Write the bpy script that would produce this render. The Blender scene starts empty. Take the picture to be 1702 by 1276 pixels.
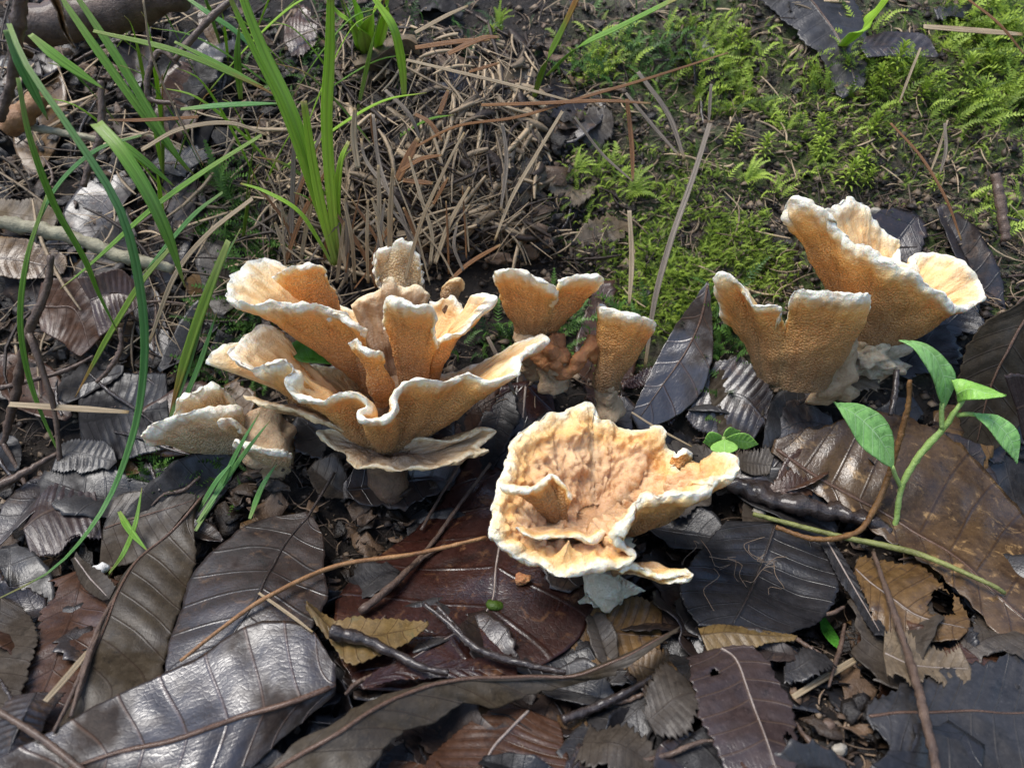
import bpy, math, random
import numpy as np
from math import radians as rad

# ------------------------------------------------------------------ camera, sky, sun
sc = bpy.context.scene
S = 0.01                                   # all modelling below is in centimetres
CAM = np.array([0.0, 0.0, 11.0]); PITCH = 30.0; FPX = 1286.0
cd = bpy.data.cameras.new('camera'); cam = bpy.data.objects.new('camera', cd)
sc.collection.objects.link(cam); sc.camera = cam
cam.location = CAM * S; cam.rotation_euler = (rad(90 - PITCH), 0, 0)
cd.sensor_width = 36; cd.lens = 36 * FPX / 1702
cd.clip_start = 0.005; cd.clip_end = 100
cd.dof.use_dof = True; cd.dof.focus_distance = 0.165; cd.dof.aperture_fstop = 26

SUN_EL, SUN_AZ = 68, -95                   # azimuth from +Y towards +X
w = bpy.data.worlds.new('World'); sc.world = w; w.use_nodes = True
wn = w.node_tree; bg = wn.nodes['Background']
sky = wn.nodes.new('ShaderNodeTexSky'); sky.sky_type = 'NISHITA'; sky.sun_disc = False
sky.sun_elevation = rad(SUN_EL); sky.sun_rotation = rad(SUN_AZ)
sky.air_density = 1.0; sky.dust_density = 1.2; sky.ozone_density = 1.5
wn.links.new(sky.outputs[0], bg.inputs[0]); bg.inputs[1].default_value = 0.078
sd = bpy.data.lights.new('sun', 'SUN'); sd.energy = 1.5; sd.angle = rad(32); sd.color = (1, 0.96, 0.90)
so = bpy.data.objects.new('sun', sd); sc.collection.objects.link(so); so.location = (0, 0, 3)
so.rotation_euler = (rad(90 - SUN_EL), 0, rad(180 - SUN_AZ))
sc.view_settings.view_transform = 'Standard'; sc.view_settings.look = 'None'
sc.view_settings.gamma = 1; sc.view_settings.use_curve_mapping = False
sc.view_settings.exposure = 1.65
sc.render.engine = 'CYCLES'

# ------------------------------------------------------------------ helpers
R = random.Random(11); rng = np.random.default_rng(11)
A = np.array
def _h(i, j, k, s):
    n = (i * 374761393 + j * 668265263 + k * 1274126177 + s * 974711) & 0xffffffff
    n = ((n ^ (n >> 13)) * 1274126177) & 0xffffffff
    n = ((n ^ (n >> 16)) * 2246822519) & 0xffffffff
    return ((n ^ (n >> 15)) & 0xffffff) / 8388607.5 - 1.0
def noise(P, s=0):
    P = np.asarray(P, float); i = np.floor(P).astype(np.int64); f = P - i; u = f * f * (3 - 2 * f)
    x, y, z = i[..., 0], i[..., 1], i[..., 2]; r = 0
    for a in (0, 1):
        for b in (0, 1):
            for c in (0, 1):
                wgt = (u[..., 0] if a else 1 - u[..., 0]) * (u[..., 1] if b else 1 - u[..., 1]) * (u[..., 2] if c else 1 - u[..., 2])
                r = r + wgt * _h(x + a, y + b, z + c, s)
    return r
def fbm(P, s=0, o=3):
    P = np.asarray(P, float); r = 0; a = 1.0
    for k in range(o):
        r = r + a * noise(P * 2 ** k + k * 17.3, s + k); a *= .5
    return r
def sst(a, b, x):
    t = np.clip((x - a) / (b - a), 0, 1); return t * t * (3 - 2 * t)
SL = 0.9                                     # slope of the bank
def hs(x, y):                                # the lie of the land: flat litter, then a bank
    x = np.asarray(x, float); y = np.asarray(y, float)
    d = y - 14 - .35 * np.sin(x * .35 + 1)
    r = SL * .5 * (d + np.sqrt(d * d + 1.2))
    r = r - SL * .5 * ((y - 40) + np.sqrt((y - 40) ** 2 + 40))
    r = r + .12 * np.sin(x * .9 + y * .5) + .1 * np.sin(x * .43 - y * 1.1 + 2) + .05 * np.sin(2.1 * x + 1.7 * y)
    m = np.exp(-((x + 1.7) / 3.0) ** 2)
    r = r + m * (1.9 * sst(18.7, 19.5, y) * (1 - sst(20.5, 25, y)) - .5 * np.exp(-((y - 18.2) / .8) ** 2))
    r = r - .9 * np.exp(-((x + 9) / 3.5) ** 2) * np.exp(-((y - 18) / 2.5) ** 2)
    return r
def ray(px, py):
    a = rad(PITCH); f = A([0, math.cos(a), -math.sin(a)]); u = A([0, math.sin(a), math.cos(a)])
    return f * FPX + A([1, 0, 0]) * (px - 851) - u * (py - 638)
TT = np.linspace(5, 60, 900)
def P(px, py, y):                            # a point in the air, its distance given relative to the bank behind it
    tn = math.tan(rad(PITCH) + math.atan((py - 638) / FPX)); old = 19.4 / (tn + .6)
    if old > 14: y = y * min(1, (11 + 14 * SL) / (tn + SL) / old)
    d = ray(px, py); return CAM + d * (y / d[1])
def PZ(px, py, z): d = ray(px, py); return CAM + d * ((z - CAM[2]) / d[2])
def G(px, py, lift=0.0):                     # where that direction meets the ground (+ lift)
    d = ray(px, py); d = d / np.linalg.norm(d); Q = CAM + d * TT[:, None]
    e = Q[:, 2] - hs(Q[:, 0], Q[:, 1]) - lift
    k = np.argmax(e < 0)
    if k == 0: return Q[-1]
    t = e[k - 1] / (e[k - 1] - e[k]); return Q[k - 1] + (Q[k] - Q[k - 1]) * t
def pt(p, lift=.08):                         # (px,py) on the ground, (px,py,y) in the air, ('z',px,py,z)
    if len(p) == 2: return G(p[0], p[1], lift)
    if len(p) == 4: return PZ(p[1], p[2], p[3])
    q = P(*p)
    if p[1] > 850 and q[2] < hs(q[0], q[1]) + .3: return G(p[0], p[1], .62)      # lies on the litter leaves
    return q
def spline(pts, n, closed=False):
    p = np.array(pts, float); m = len(p)
    if m == 2 and not closed: return p[0] + (p[1] - p[0]) * np.linspace(0, 1, n)[:, None]
    q = np.vstack([p[-1], p, p[0], p[1]]) if closed else np.vstack([2 * p[0] - p[1], p, 2 * p[-1] - p[-2]])
    segs = m if closed else m - 1; fine = []
    for i in range(segs):
        a, b, c, d = q[i], q[i + 1], q[i + 2], q[i + 3]
        t = np.linspace(0, 1, 24, endpoint=False)[:, None]
        fine.append(.5 * (2 * b + (c - a) * t + (2 * a - 5 * b + 4 * c - d) * t * t + (3 * b - a - 3 * c + d) * t ** 3))
    f = np.vstack(fine + [q[1:2] if closed else q[-2:-1]])
    L = np.r_[0, np.cumsum(np.linalg.norm(np.diff(f, axis=0), axis=1))]
    s = np.linspace(0, L[-1], n, endpoint=not closed)
    return np.stack([np.interp(s, L, f[:, k]) for k in range(3)], 1)
def nrm(v): return v / np.maximum(np.linalg.norm(v, axis=-1, keepdims=True), 1e-9)

BASE = {}
C = sc.collection
def tag(o, label, cat, group=None, kind=None):
    if label: o['label'] = label
    if cat: o['category'] = cat
    if group: o['group'] = group
    if kind: o['kind'] = kind
    return o
def thing(name, base, label, cat, group=None):
    o = bpy.data.objects.new(name, None); C.objects.link(o); o.empty_display_size = .5
    o.location = A(base) * S; o.scale = (S, S, S); BASE[o.name] = A(base, float)
    return tag(o, label, cat, group)
def mesh(name, V, Fc, attrs=None, smooth=True):
    me = bpy.data.meshes.new(name); V = np.asarray(V, float)
    if isinstance(Fc, np.ndarray):
        k = Fc.shape[1]; me.vertices.add(len(V)); me.vertices.foreach_set('co', V.ravel())
        me.loops.add(Fc.size); me.loops.foreach_set('vertex_index', Fc.ravel().astype(np.int32))
        me.polygons.add(len(Fc)); me.polygons.foreach_set('loop_start', np.arange(0, Fc.size, k, dtype=np.int32))
        me.update(calc_edges=True)
    else:
        me.from_pydata(V.tolist(), [], Fc); me.update()
    if smooth: me.polygons.foreach_set('use_smooth', [True] * len(me.polygons))
    for k, v in (attrs or {}).items():
        a = me.attributes.new(k, 'FLOAT', 'POINT'); a.data.foreach_set('value', np.asarray(v, np.float32).ravel())
    return me
def obj(name, V, Fc, mat, parent=None, base=None, attrs=None, smooth=True):
    V = np.asarray(V, float)
    b = BASE[parent.name] if parent else (V[np.argmin(V[:, 2])] if base is None else A(base, float))
    me = mesh(name, V - b, Fc, attrs, smooth); me.materials.append(mat)
    o = bpy.data.objects.new(name, me); C.objects.link(o)
    if parent:
        r = parent
        if parent.parent: b = BASE[parent.name]
        o.parent = r; BASE[o.name] = b
    else:
        o.location = b * S; o.scale = (S, S, S); BASE[o.name] = b
    return o
def gridfaces(nu, nv, closed_u=False, off=0, flip=False):
    u = np.arange(nu if closed_u else nu - 1); v = np.arange(nv - 1)
    i, j = np.meshgrid(u, v, indexing='ij'); i2 = (i + 1) % nu
    f = np.stack([i * nv + j, i2 * nv + j, i2 * nv + j + 1, i * nv + j + 1], -1).reshape(-1, 4) + off
    return f[:, ::-1].copy() if flip else f
def tube(pts, rad_, ns=7, n=None, seed=0, rough=0.0, closed=False):
    c = spline(pts, n, False) if n else np.array(pts, float)
    m = len(c); r = np.interp(np.linspace(0, 1, m), np.linspace(0, 1, len(np.atleast_1d(rad_))), np.atleast_1d(rad_))
    t = nrm(np.gradient(c, axis=0)); ref = A([.3, .2, 1.0]) if abs(t[:, 2]).mean() < .8 else A([1.0, .3, .1])
    a = nrm(np.cross(t, ref)); b = np.cross(t, a)
    th = np.linspace(0, 2 * np.pi, ns, endpoint=False)
    ring = a[:, None] * np.cos(th)[None, :, None] + b[:, None] * np.sin(th)[None, :, None]
    V = c[:, None] + ring * r[:, None, None]
    if rough: V = V + ring * (fbm(V * (1.2 / max(r.max(), .02)), seed, 3) * rough * r[:, None])[..., None]
    V = V.transpose(1, 0, 2).reshape(-1, 3)          # (ns, m)
    Fq = gridfaces(ns, m, True)
    V = np.vstack([V, c[0] - t[0] * r[0] * .3, c[-1] + t[-1] * r[-1] * .3]); n0 = ns * m
    tri = [[k * m, n0, n0, ((k + 1) % ns) * m] for k in range(ns)]
    F2 = [list(f) for f in Fq] + [[((k + 1) % ns) * m, k * m, n0] for k in range(ns)] + [[k * m + m - 1, ((k + 1) % ns) * m + m - 1, n0 + 1] for k in range(ns)]
    return V, F2

# ------------------------------------------------------------------ materials
def nd(nt, typ, ins=None, **props):
    n = nt.nodes.new('ShaderNode' + typ)
    for k, v in props.items(): setattr(n, k, v)
    for k, v in (ins or {}).items():
        s = n.inputs[k]
        if isinstance(v, bpy.types.NodeSocket): nt.links.new(v, s)
        elif isinstance(v, bpy.types.Node): nt.links.new(v.outputs[0], s)
        else: s.default_value = v
    return n
def newmat(name):
    m = bpy.data.materials.new(name); m.use_nodes = True; nt = m.node_tree
    return m, nt, nt.nodes['Principled BSDF']
def c4(c): return (*c, 1.0)
def ramp(nt, fac, stops, interp='LINEAR'):
    n = nd(nt, 'ValToRGB', {0: fac}); e = n.color_ramp; e.interpolation = interp
    while len(e.elements) < len(stops): e.elements.new(.5)
    for el, (p, c) in zip(e.elements, stops): el.position = p; el.color = c4(c) if len(c) == 3 else c
    return n
def mth(nt, op, a, b=0.0, c=None, clamp=False):
    ins = {0: a, 1: b}
    if c is not None: ins[2] = c
    return nd(nt, 'Math', ins, operation=op, use_clamp=clamp)
def mixc(nt, f, a, b, mode='MIX'):
    n = nt.nodes.new('ShaderNodeMix'); n.data_type = 'RGBA'; n.blend_type = mode; n.clamp_factor = True
    for s, v in ((n.inputs[0], f), (n.inputs[6], a), (n.inputs[7], b)):
        if isinstance(v, bpy.types.Node): nt.links.new(v.outputs[2] if v.bl_idname == 'ShaderNodeMix' else v.outputs[0], s)
        elif isinstance(v, bpy.types.NodeSocket): nt.links.new(v, s)
        elif isinstance(v, (int, float)): s.default_value = v
        else: s.default_value = c4(v)
    return n
def coords(nt, scale=1.0, rnd=True):
    tc = nd(nt, 'TexCoord')
    if rnd:                                   # every object gets its own piece of the pattern
        oi = nd(nt, 'ObjectInfo'); o = nd(nt, 'VectorMath', {0: tc.outputs['Object'], 1: nd(nt, 'VectorMath', {0: oi.outputs['Random'], 1: (31, 57, 83)}, operation='MULTIPLY')}, operation='ADD')
        return o
    return tc.outputs['Object']
def tex(nt, v, scale, detail=4, rough=.55, dist=0.0):
    return nd(nt, 'TexNoise', {'Vector': v, 'Scale': scale, 'Detail': detail, 'Roughness': rough, 'Distortion': dist})
def attr(nt, n): return nd(nt, 'Attribute', attribute_name=n).outputs['Fac']

def mushroom_mat(name, outer, inner, sss=.25, rough=.5, dirty=0.0, iso=False):
    m, nt, b = newmat(name); v = coords(nt, rnd=False)
    t, inn, cu = attr(nt, 't'), attr(nt, 'inner'), attr(nt, 'cu')
    n1 = tex(nt, v, 2.2, 4); n2 = tex(nt, v, 9, 3)
    t2 = mth(nt, 'ADD', t, mth(nt, 'MULTIPLY', mth(nt, 'SUBTRACT', n1, .5), .16)); t2 = mth(nt, 'ADD', t2, mth(nt, 'MULTIPLY', mth(nt, 'SUBTRACT', n2, .5), .10))
    co = ramp(nt, t2, outer); ci = ramp(nt, t2, inner)
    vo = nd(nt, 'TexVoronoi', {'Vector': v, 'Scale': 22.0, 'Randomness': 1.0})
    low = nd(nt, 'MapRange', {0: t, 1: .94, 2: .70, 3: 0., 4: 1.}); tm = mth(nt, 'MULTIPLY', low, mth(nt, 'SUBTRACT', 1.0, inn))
    tooth = nd(nt, 'MapRange', {0: vo.outputs['Distance'], 1: .12, 2: .62, 3: 1.1, 4: .70})  # tooth tips paler; shade in the gaps between teeth put into the colour
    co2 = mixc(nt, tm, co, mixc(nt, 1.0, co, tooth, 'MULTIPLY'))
    st = nd(nt, 'TexNoise', {'Vector': nd(nt, 'CombineXYZ', {0: mth(nt, 'MULTIPLY', cu, 5.5), 1: mth(nt, 'MULTIPLY', t, 5.0)}), 'Scale': 1.0, 'Detail': 3.0, 'Distortion': .4})
    if iso: st = tex(nt, nd(nt, 'VectorMath', {0: v, 1: (1, 1, .45)}, operation='MULTIPLY'), 4.2, 5, .62, .6)
    ci2 = mixc(nt, 1.0, ci, ramp(nt, st, [(.3, (.86, .74, .58)), (.55, (1, 1, 1)), (.75, (1.08, 1.12, 1.16))]), 'MULTIPLY')
    run = nd(nt, 'TexNoise', {'Vector': nd(nt, 'CombineXYZ', {0: mth(nt, 'MULTIPLY', cu, 3.2), 1: mth(nt, 'MULTIPLY', t, 1.8)}), 'Scale': 1.0, 'Detail': 5.0, 'Roughness': .65})
    co2 = mixc(nt, 1.0, co2, ramp(nt, run, [(.32, (.78, .68, .58)), (.48, (1, 1, 1)), (.7, (1.08, 1.08, 1.06))]), 'MULTIPLY')
    col = mixc(nt, inn, co2, ci2)
    blot = ramp(nt, tex(nt, v, 1.3, 5, .65), [(.52, (0, 0, 0)), (.72, (1, 1, 1))])
    col = mixc(nt, mth(nt, 'MULTIPLY', blot, .28 + dirty), col, (.34, .17, .07))
    spk = ramp(nt, tex(nt, v, 26, 1), [(.76, (0, 0, 0)), (.80, (1, 1, 1))]); col = mixc(nt, mth(nt, 'MULTIPLY', spk, .5), col, (.05, .025, .015))
    nt.links.new(col.outputs[2], b.inputs['Base Color'])
    hgt = mth(nt, 'ADD', mth(nt, 'MULTIPLY', mth(nt, 'MULTIPLY', vo.outputs['Distance'], -.9), tm), mth(nt, 'ADD', mth(nt, 'MULTIPLY', st, mth(nt, 'MULTIPLY', inn, .9)), mth(nt, 'MULTIPLY', tex(nt, v, 24, 3, .7), .55)))
    bp = nd(nt, 'Bump', {'Height': hgt, 'Strength': .9, 'Distance': .0007}); nt.links.new(bp.outputs[0], b.inputs['Normal'])
    nt.links.new(nd(nt, 'MapRange', {0: inn, 3: rough + .08, 4: rough - .12}).outputs[0], b.inputs['Roughness'])
    b.inputs['Subsurface Weight'].default_value = sss; b.inputs['Subsurface Radius'].default_value = (1, .55, .25); b.inputs['Subsurface Scale'].default_value = .0025
    b.inputs['Specular IOR Level'].default_value = .45
    return m
CREAM = (.92, .85, .69)
M = {}
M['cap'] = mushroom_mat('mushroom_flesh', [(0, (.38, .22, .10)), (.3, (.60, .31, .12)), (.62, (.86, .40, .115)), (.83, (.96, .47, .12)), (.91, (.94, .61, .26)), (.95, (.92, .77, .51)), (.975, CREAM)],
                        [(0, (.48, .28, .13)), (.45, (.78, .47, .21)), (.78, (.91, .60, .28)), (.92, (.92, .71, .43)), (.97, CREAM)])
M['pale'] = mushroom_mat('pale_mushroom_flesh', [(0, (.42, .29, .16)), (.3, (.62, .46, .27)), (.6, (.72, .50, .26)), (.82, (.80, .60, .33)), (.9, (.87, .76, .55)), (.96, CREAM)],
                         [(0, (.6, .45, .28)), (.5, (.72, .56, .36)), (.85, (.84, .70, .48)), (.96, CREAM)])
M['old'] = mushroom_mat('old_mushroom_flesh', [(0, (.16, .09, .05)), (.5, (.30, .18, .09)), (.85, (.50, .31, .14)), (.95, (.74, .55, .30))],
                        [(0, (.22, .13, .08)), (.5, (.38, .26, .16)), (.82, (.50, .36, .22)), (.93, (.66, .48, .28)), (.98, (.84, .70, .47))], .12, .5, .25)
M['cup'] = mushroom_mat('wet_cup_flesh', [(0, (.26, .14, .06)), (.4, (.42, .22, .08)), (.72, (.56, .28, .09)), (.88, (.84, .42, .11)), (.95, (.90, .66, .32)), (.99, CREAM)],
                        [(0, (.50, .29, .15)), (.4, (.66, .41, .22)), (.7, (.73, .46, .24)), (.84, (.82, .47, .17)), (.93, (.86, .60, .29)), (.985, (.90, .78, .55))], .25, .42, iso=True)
def flesh_mat(name, a, b_, sc_=4, bump=.0012, rough=.6):
    m, nt, b = newmat(name); v = coords(nt, rnd=False); n = tex(nt, v, sc_, 5, .65)
    nt.links.new(ramp(nt, n, [(.3, a), (.7, b_)]).outputs[0], b.inputs['Base Color'])
    h = mth(nt, 'ADD', n, mth(nt, 'MULTIPLY', tex(nt, v, sc_ * 6, 4, .7), .4))
    nt.links.new(nd(nt, 'Bump', {'Height': h, 'Strength': .9, 'Distance': bump}).outputs[0], b.inputs['Normal'])
    b.inputs['Roughness'].default_value = rough; b.inputs['Subsurface Weight'].default_value = .2; b.inputs['Subsurface Scale'].default_value = .002
    return m
M['white_flesh'] = flesh_mat('torn_white_flesh', (.44, .33, .19), (.82, .73, .55), 6, .002)
M['cream_flesh'] = flesh_mat('cream_stem_flesh', (.66, .53, .33), (.90, .82, .62), 6, .002)
M['stem'] = flesh_mat('mushroom_stem', (.34, .21, .11), (.62, .46, .28), 3)
M['stem_shaded'] = flesh_mat('shade_painted_stem', (.09, .05, .03), (.22, .13, .07), 3)  # stem flesh darkened in colour to stand for the shade under the caps
M['bud'] = flesh_mat('rusty_bud', (.30, .12, .05), (.62, .28, .10), 3)

def leaf_mat(name, c1, c2, vein, rough=.28, coat=.35, spots=None, vein_amt=.7, trans=0.0, spec=.30):
    if not trans: c1, c2, vein = [tuple(x * .58 for x in c) for c in (c1, c2, vein)]
    m, nt, b = newmat(name); v = coords(nt)
    va, lv, lu = attr(nt, 'va'), attr(nt, 'lv'), attr(nt, 'lu')
    d = mth(nt, 'ABSOLUTE', mth(nt, 'SUBTRACT', mth(nt, 'FRACT', va), .5))
    line = nd(nt, 'MapRange', {0: d, 1: .055, 2: .015, 3: 0., 4: 1.}); 
    alv = mth(nt, 'ABSOLUTE', lv); mid = nd(nt, 'MapRange', {0: alv, 1: .05, 2: .02, 3: 0., 4: 1.})
    vn = mth(nt, 'MAXIMUM', line, mid)
    n1 = tex(nt, v, 1.1, 5, .65, .3); n2 = tex(nt, v, 7, 4, .7)
    col = mixc(nt, ramp(nt, n1, [(.35, (0, 0, 0)), (.65, (1, 1, 1))]), c1, c2)
    col = mixc(nt, mth(nt, 'MULTIPLY', ramp(nt, n2, [(.45, (0, 0, 0)), (.75, (1, 1, 1))]), .35), col, tuple(min(1, x * 2.0 + .012) for x in c2))
    if spots: col = mixc(nt, ramp(nt, tex(nt, v, 2.4, 5, .7, .6), [(.56, (0, 0, 0)), (.68, (1, 1, 1))]), col, spots)
    bl = ramp(nt, tex(nt, v, 3.4, 6, .78, .3), [(.54, (0, 0, 0)), (.66, (1, 1, 1))]); col = mixc(nt, mth(nt, 'MULTIPLY', bl, .7), col, tuple(x * .38 for x in c1))
    col = mixc(nt, mth(nt, 'MULTIPLY', vn, vein_amt), col, vein)
    sp_ = ramp(nt, tex(nt, v, 22, 2, .6), [(.66, (0, 0, 0)), (.74, (1, 1, 1))]); col = mixc(nt, mth(nt, 'MULTIPLY', sp_, .45 if not trans else .08), col, tuple(min(1, x * 2.2 + .03) for x in c2))
    wet = ramp(nt, tex(nt, v, .55, 4, .6, .4), [(.38, (0, 0, 0)), (.54, (1, 1, 1))])
    nt.links.new(col.outputs[2], b.inputs['Base Color'])
    vo = nd(nt, 'TexVoronoi', {'Vector': v, 'Scale': 10.0}, feature='DISTANCE_TO_EDGE')
    # cross ribs between the side veins
    rib = nd(nt, 'TexNoise', {'Vector': nd(nt, 'CombineXYZ', {0: mth(nt, 'MULTIPLY', va, 2.2), 1: mth(nt, 'MULTIPLY', alv, 26.0), 2: lu}), 'Scale': 1.0, 'Detail': 2.0, 'Distortion': .5})
    h = mth(nt, 'ADD', mth(nt, 'MULTIPLY', nd(nt, 'MapRange', {0: vo.outputs['Distance'], 1: 0., 2: .16}), .13), mth(nt, 'ADD', mth(nt, 'MULTIPLY', rib, .35), mth(nt, 'MULTIPLY', vn, .7)))
    h = mth(nt, 'ADD', h, mth(nt, 'MULTIPLY', tex(nt, v, 2.5, 4), 1.0))
    bp = nd(nt, 'Bump', {'Height': h, 'Strength': .55, 'Distance': .00022}); nt.links.new(bp.outputs[0], b.inputs['Normal'])
    rr = nd(nt, 'MapRange', {0: mth(nt, 'ADD', wet, mth(nt, 'MULTIPLY', mth(nt, 'SUBTRACT', tex(nt, v, 6, 4, .7), .5), .5)), 1: 0., 2: 1., 3: rough + .33, 4: rough}); nt.links.new(rr.outputs[0], b.inputs['Roughness'])
    b.inputs['Coat Weight'].default_value = coat * .55; b.inputs['Coat Roughness'].default_value = .34; nt.links.new(bp.outputs[0], b.inputs['Coat Normal'])
    nt.links.new(nd(nt, 'MapRange', {0: wet, 3: spec * .35, 4: spec * 1.5}).outputs[0], b.inputs['Specular IOR Level']); nt.links.new(mth(nt, 'MULTIPLY', wet, coat * .6).outputs[0], b.inputs['Coat Weight'])
    if trans:
        tr = nd(nt, 'BsdfTranslucent', {0: col.outputs[2], 'Normal': bp}); mx = nd(nt, 'MixShader', {0: trans, 1: b.outputs[0], 2: tr})
        nt.links.new(mx.outputs[0], nt.nodes['Material Output'].inputs[0])
    return m
M['l_gloss'] = leaf_mat('wet_brown_leaf', (.022, .012, .008), (.042, .025, .015), (.10, .05, .028), .30, .9, spec=.75)
M['l_dark'] = leaf_mat('wet_dark_leaf', (.016, .010, .008), (.038, .022, .016), (.012, .008, .006), .36, .5, (.07, .04, .022), spec=.5)
M['l_olive'] = leaf_mat('olive_brown_leaf', (.042, .029, .016), (.068, .049, .028), (.045, .028, .017), .50, .06, None, .7)
M['l_grey'] = leaf_mat('grey_brown_leaf', (.050, .037, .026), (.085, .066, .048), (.05, .035, .025), .45, .12)
M['l_red'] = leaf_mat('red_brown_leaf', (.020, .006, .004), (.045, .013, .008), (.03, .012, .008), .20, .55, (.10, .045, .020))
M['l_black'] = leaf_mat('slate_black_leaf', (.012, .011, .012), (.026, .023, .024), (.010, .009, .009), .34, .3)
M['l_gold'] = leaf_mat('golden_brown_leaf', (.10, .052, .018), (.19, .105, .035), (.07, .035, .015), .34, .3, (.045, .026, .016))
M['l_spot'] = leaf_mat('mottled_wet_leaf', (.055, .030, .016), (.14, .080, .034), (.05, .026, .014), .24, .5, (.28, .17, .07))
M['l_slate'] = leaf_mat('slate_leaf', (.024, .022, .022), (.046, .041, .039), (.05, .043, .038), .36, .3)
M['l_purple'] = leaf_mat('purple_brown_leaf', (.035, .021, .019), (.066, .042, .037), (.12, .075, .05), .30, .4)
M['l_tan'] = leaf_mat('tan_leaf', (.13, .092, .055), (.23, .17, .105), (.15, .10, .05), .5, .1)
M['l_yellow'] = leaf_mat('ochre_leaf', (.14, .085, .025), (.24, .15, .05), (.10, .055, .02), .42, .2, (.09, .075, .03))
M['l_rust'] = leaf_mat('rust_leaf', (.050, .020, .010), (.10, .045, .022), (.04, .018, .01), .30, .35)
M['seedling'] = leaf_mat('seedling_leaf', (.24, .50, .08), (.32, .58, .12), (.46, .70, .28), .32, .25, None, .8, .35)
M['seedling2'] = leaf_mat('bluish_seedling_leaf', (.22, .48, .12), (.30, .56, .17), (.50, .72, .36), .30, .3, None, .8, .3)
M['green_leaf'] = leaf_mat('deep_green_leaf', (.05, .20, .02), (.08, .27, .03), (.07, .24, .03), .25, .4, None, .3, .15)

def simple_mat(name, a, b_, rough=.6, sc_=3, bump=.0005, stretch=None, spec=.4, trans=0.0, coat=0.0, usern=False):
    m, nt, b = newmat(name); v = coords(nt)
    n = tex(nt, v, sc_, 5, .65); f = n
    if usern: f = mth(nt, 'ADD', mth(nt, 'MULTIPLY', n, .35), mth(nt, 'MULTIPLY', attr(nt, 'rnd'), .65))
    col = ramp(nt, f, [(.3, a), (.7, b_)])
    nt.links.new(col.outputs[0], b.inputs['Base Color'])
    bp = nd(nt, 'Bump', {'Height': tex(nt, v, sc_ * 4, 4, .7), 'Strength': .8, 'Distance': bump}); nt.links.new(bp.outputs[0], b.inputs['Normal'])
    b.inputs['Roughness'].default_value = rough; b.inputs['Specular IOR Level'].default_value = spec; b.inputs['Coat Weight'].default_value = coat; b.inputs['Coat Roughness'].default_value = .15
    if trans:
        tr = nd(nt, 'BsdfTranslucent', {0: col}); mx = nd(nt, 'MixShader', {0: trans, 1: b.outputs[0], 2: tr})
        nt.links.new(mx.outputs[0], nt.nodes['Material Output'].inputs[0])
    return m
M['twig'] = simple_mat('brown_twig', (.045, .026, .018), (.13, .082, .055), .5, 4, coat=.2)
M['twig_dark'] = simple_mat('wet_dark_twig', (.014, .010, .009), (.045, .030, .024), .3, 4, coat=.5)
M['twig_pale'] = simple_mat('pale_lichen_stick', (.14, .12, .075), (.36, .33, .22), .6, 2.2)
M['twig_orange'] = simple_mat('orange_brown_stem', (.10, .045, .014), (.22, .11, .035), .4, 3)
M['twig_green'] = simple_mat('green_stem', (.09, .09, .025), (.24, .26, .08), .4, 3)
M['seed_stem'] = simple_mat('seedling_stem', (.30, .44, .10), (.40, .54, .18), .35, 3, trans=.2)
M['straw'] = simple_mat('dry_straw', (.17, .125, .075), (.38, .30, .20), .55, 2.5)
M['straw_grey'] = simple_mat('grey_straw', (.12, .10, .085), (.27, .235, .20), .55, 2.5)
M['straw_rust'] = simple_mat('rusty_straw', (.14, .06, .022), (.32, .17, .07), .5, 2.5)
M['vein_brown'] = simple_mat('leaf_midrib', (.07, .035, .02), (.13, .07, .042), .35, 5, coat=.3)
M['vein_pale'] = simple_mat('pale_midrib', (.20, .15, .12), (.36, .30, .26), .3, 5, coat=.4)
M['pebble'] = simple_mat('small_stone', (.18, .15, .11), (.42, .38, .31), .5, 3)
M['white_bit'] = simple_mat('white_chip', (.6, .58, .55), (.8, .79, .76), .5, 4)
M['bark'] = simple_mat('dark_bark', (.012, .009, .008), (.035, .026, .022), .55, 3, .0012)
M['crumb'] = simple_mat('litter_crumbs', (.020, .013, .009), (.20, .145, .095), .55, 2, usern=True)
M['fibre'] = simple_mat('litter_fibres', (.035, .022, .015), (.22, .15, .095), .55, 2, usern=True)
M['flake'] = simple_mat('leaf_flakes', (.010, .007, .005), (.12, .075, .045), .4, 2.5, usern=True, spec=.35)
M['thatch'] = simple_mat('straw_thatch', (.028, .017, .011), (.42, .31, .19), .55, 2, usern=True)
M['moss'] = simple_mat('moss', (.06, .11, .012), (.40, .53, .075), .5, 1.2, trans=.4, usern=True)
M['moss_dark'] = simple_mat('dark_moss', (.020, .05, .008), (.09, .19, .03), .5, 1.2, trans=.25, usern=True)
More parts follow.
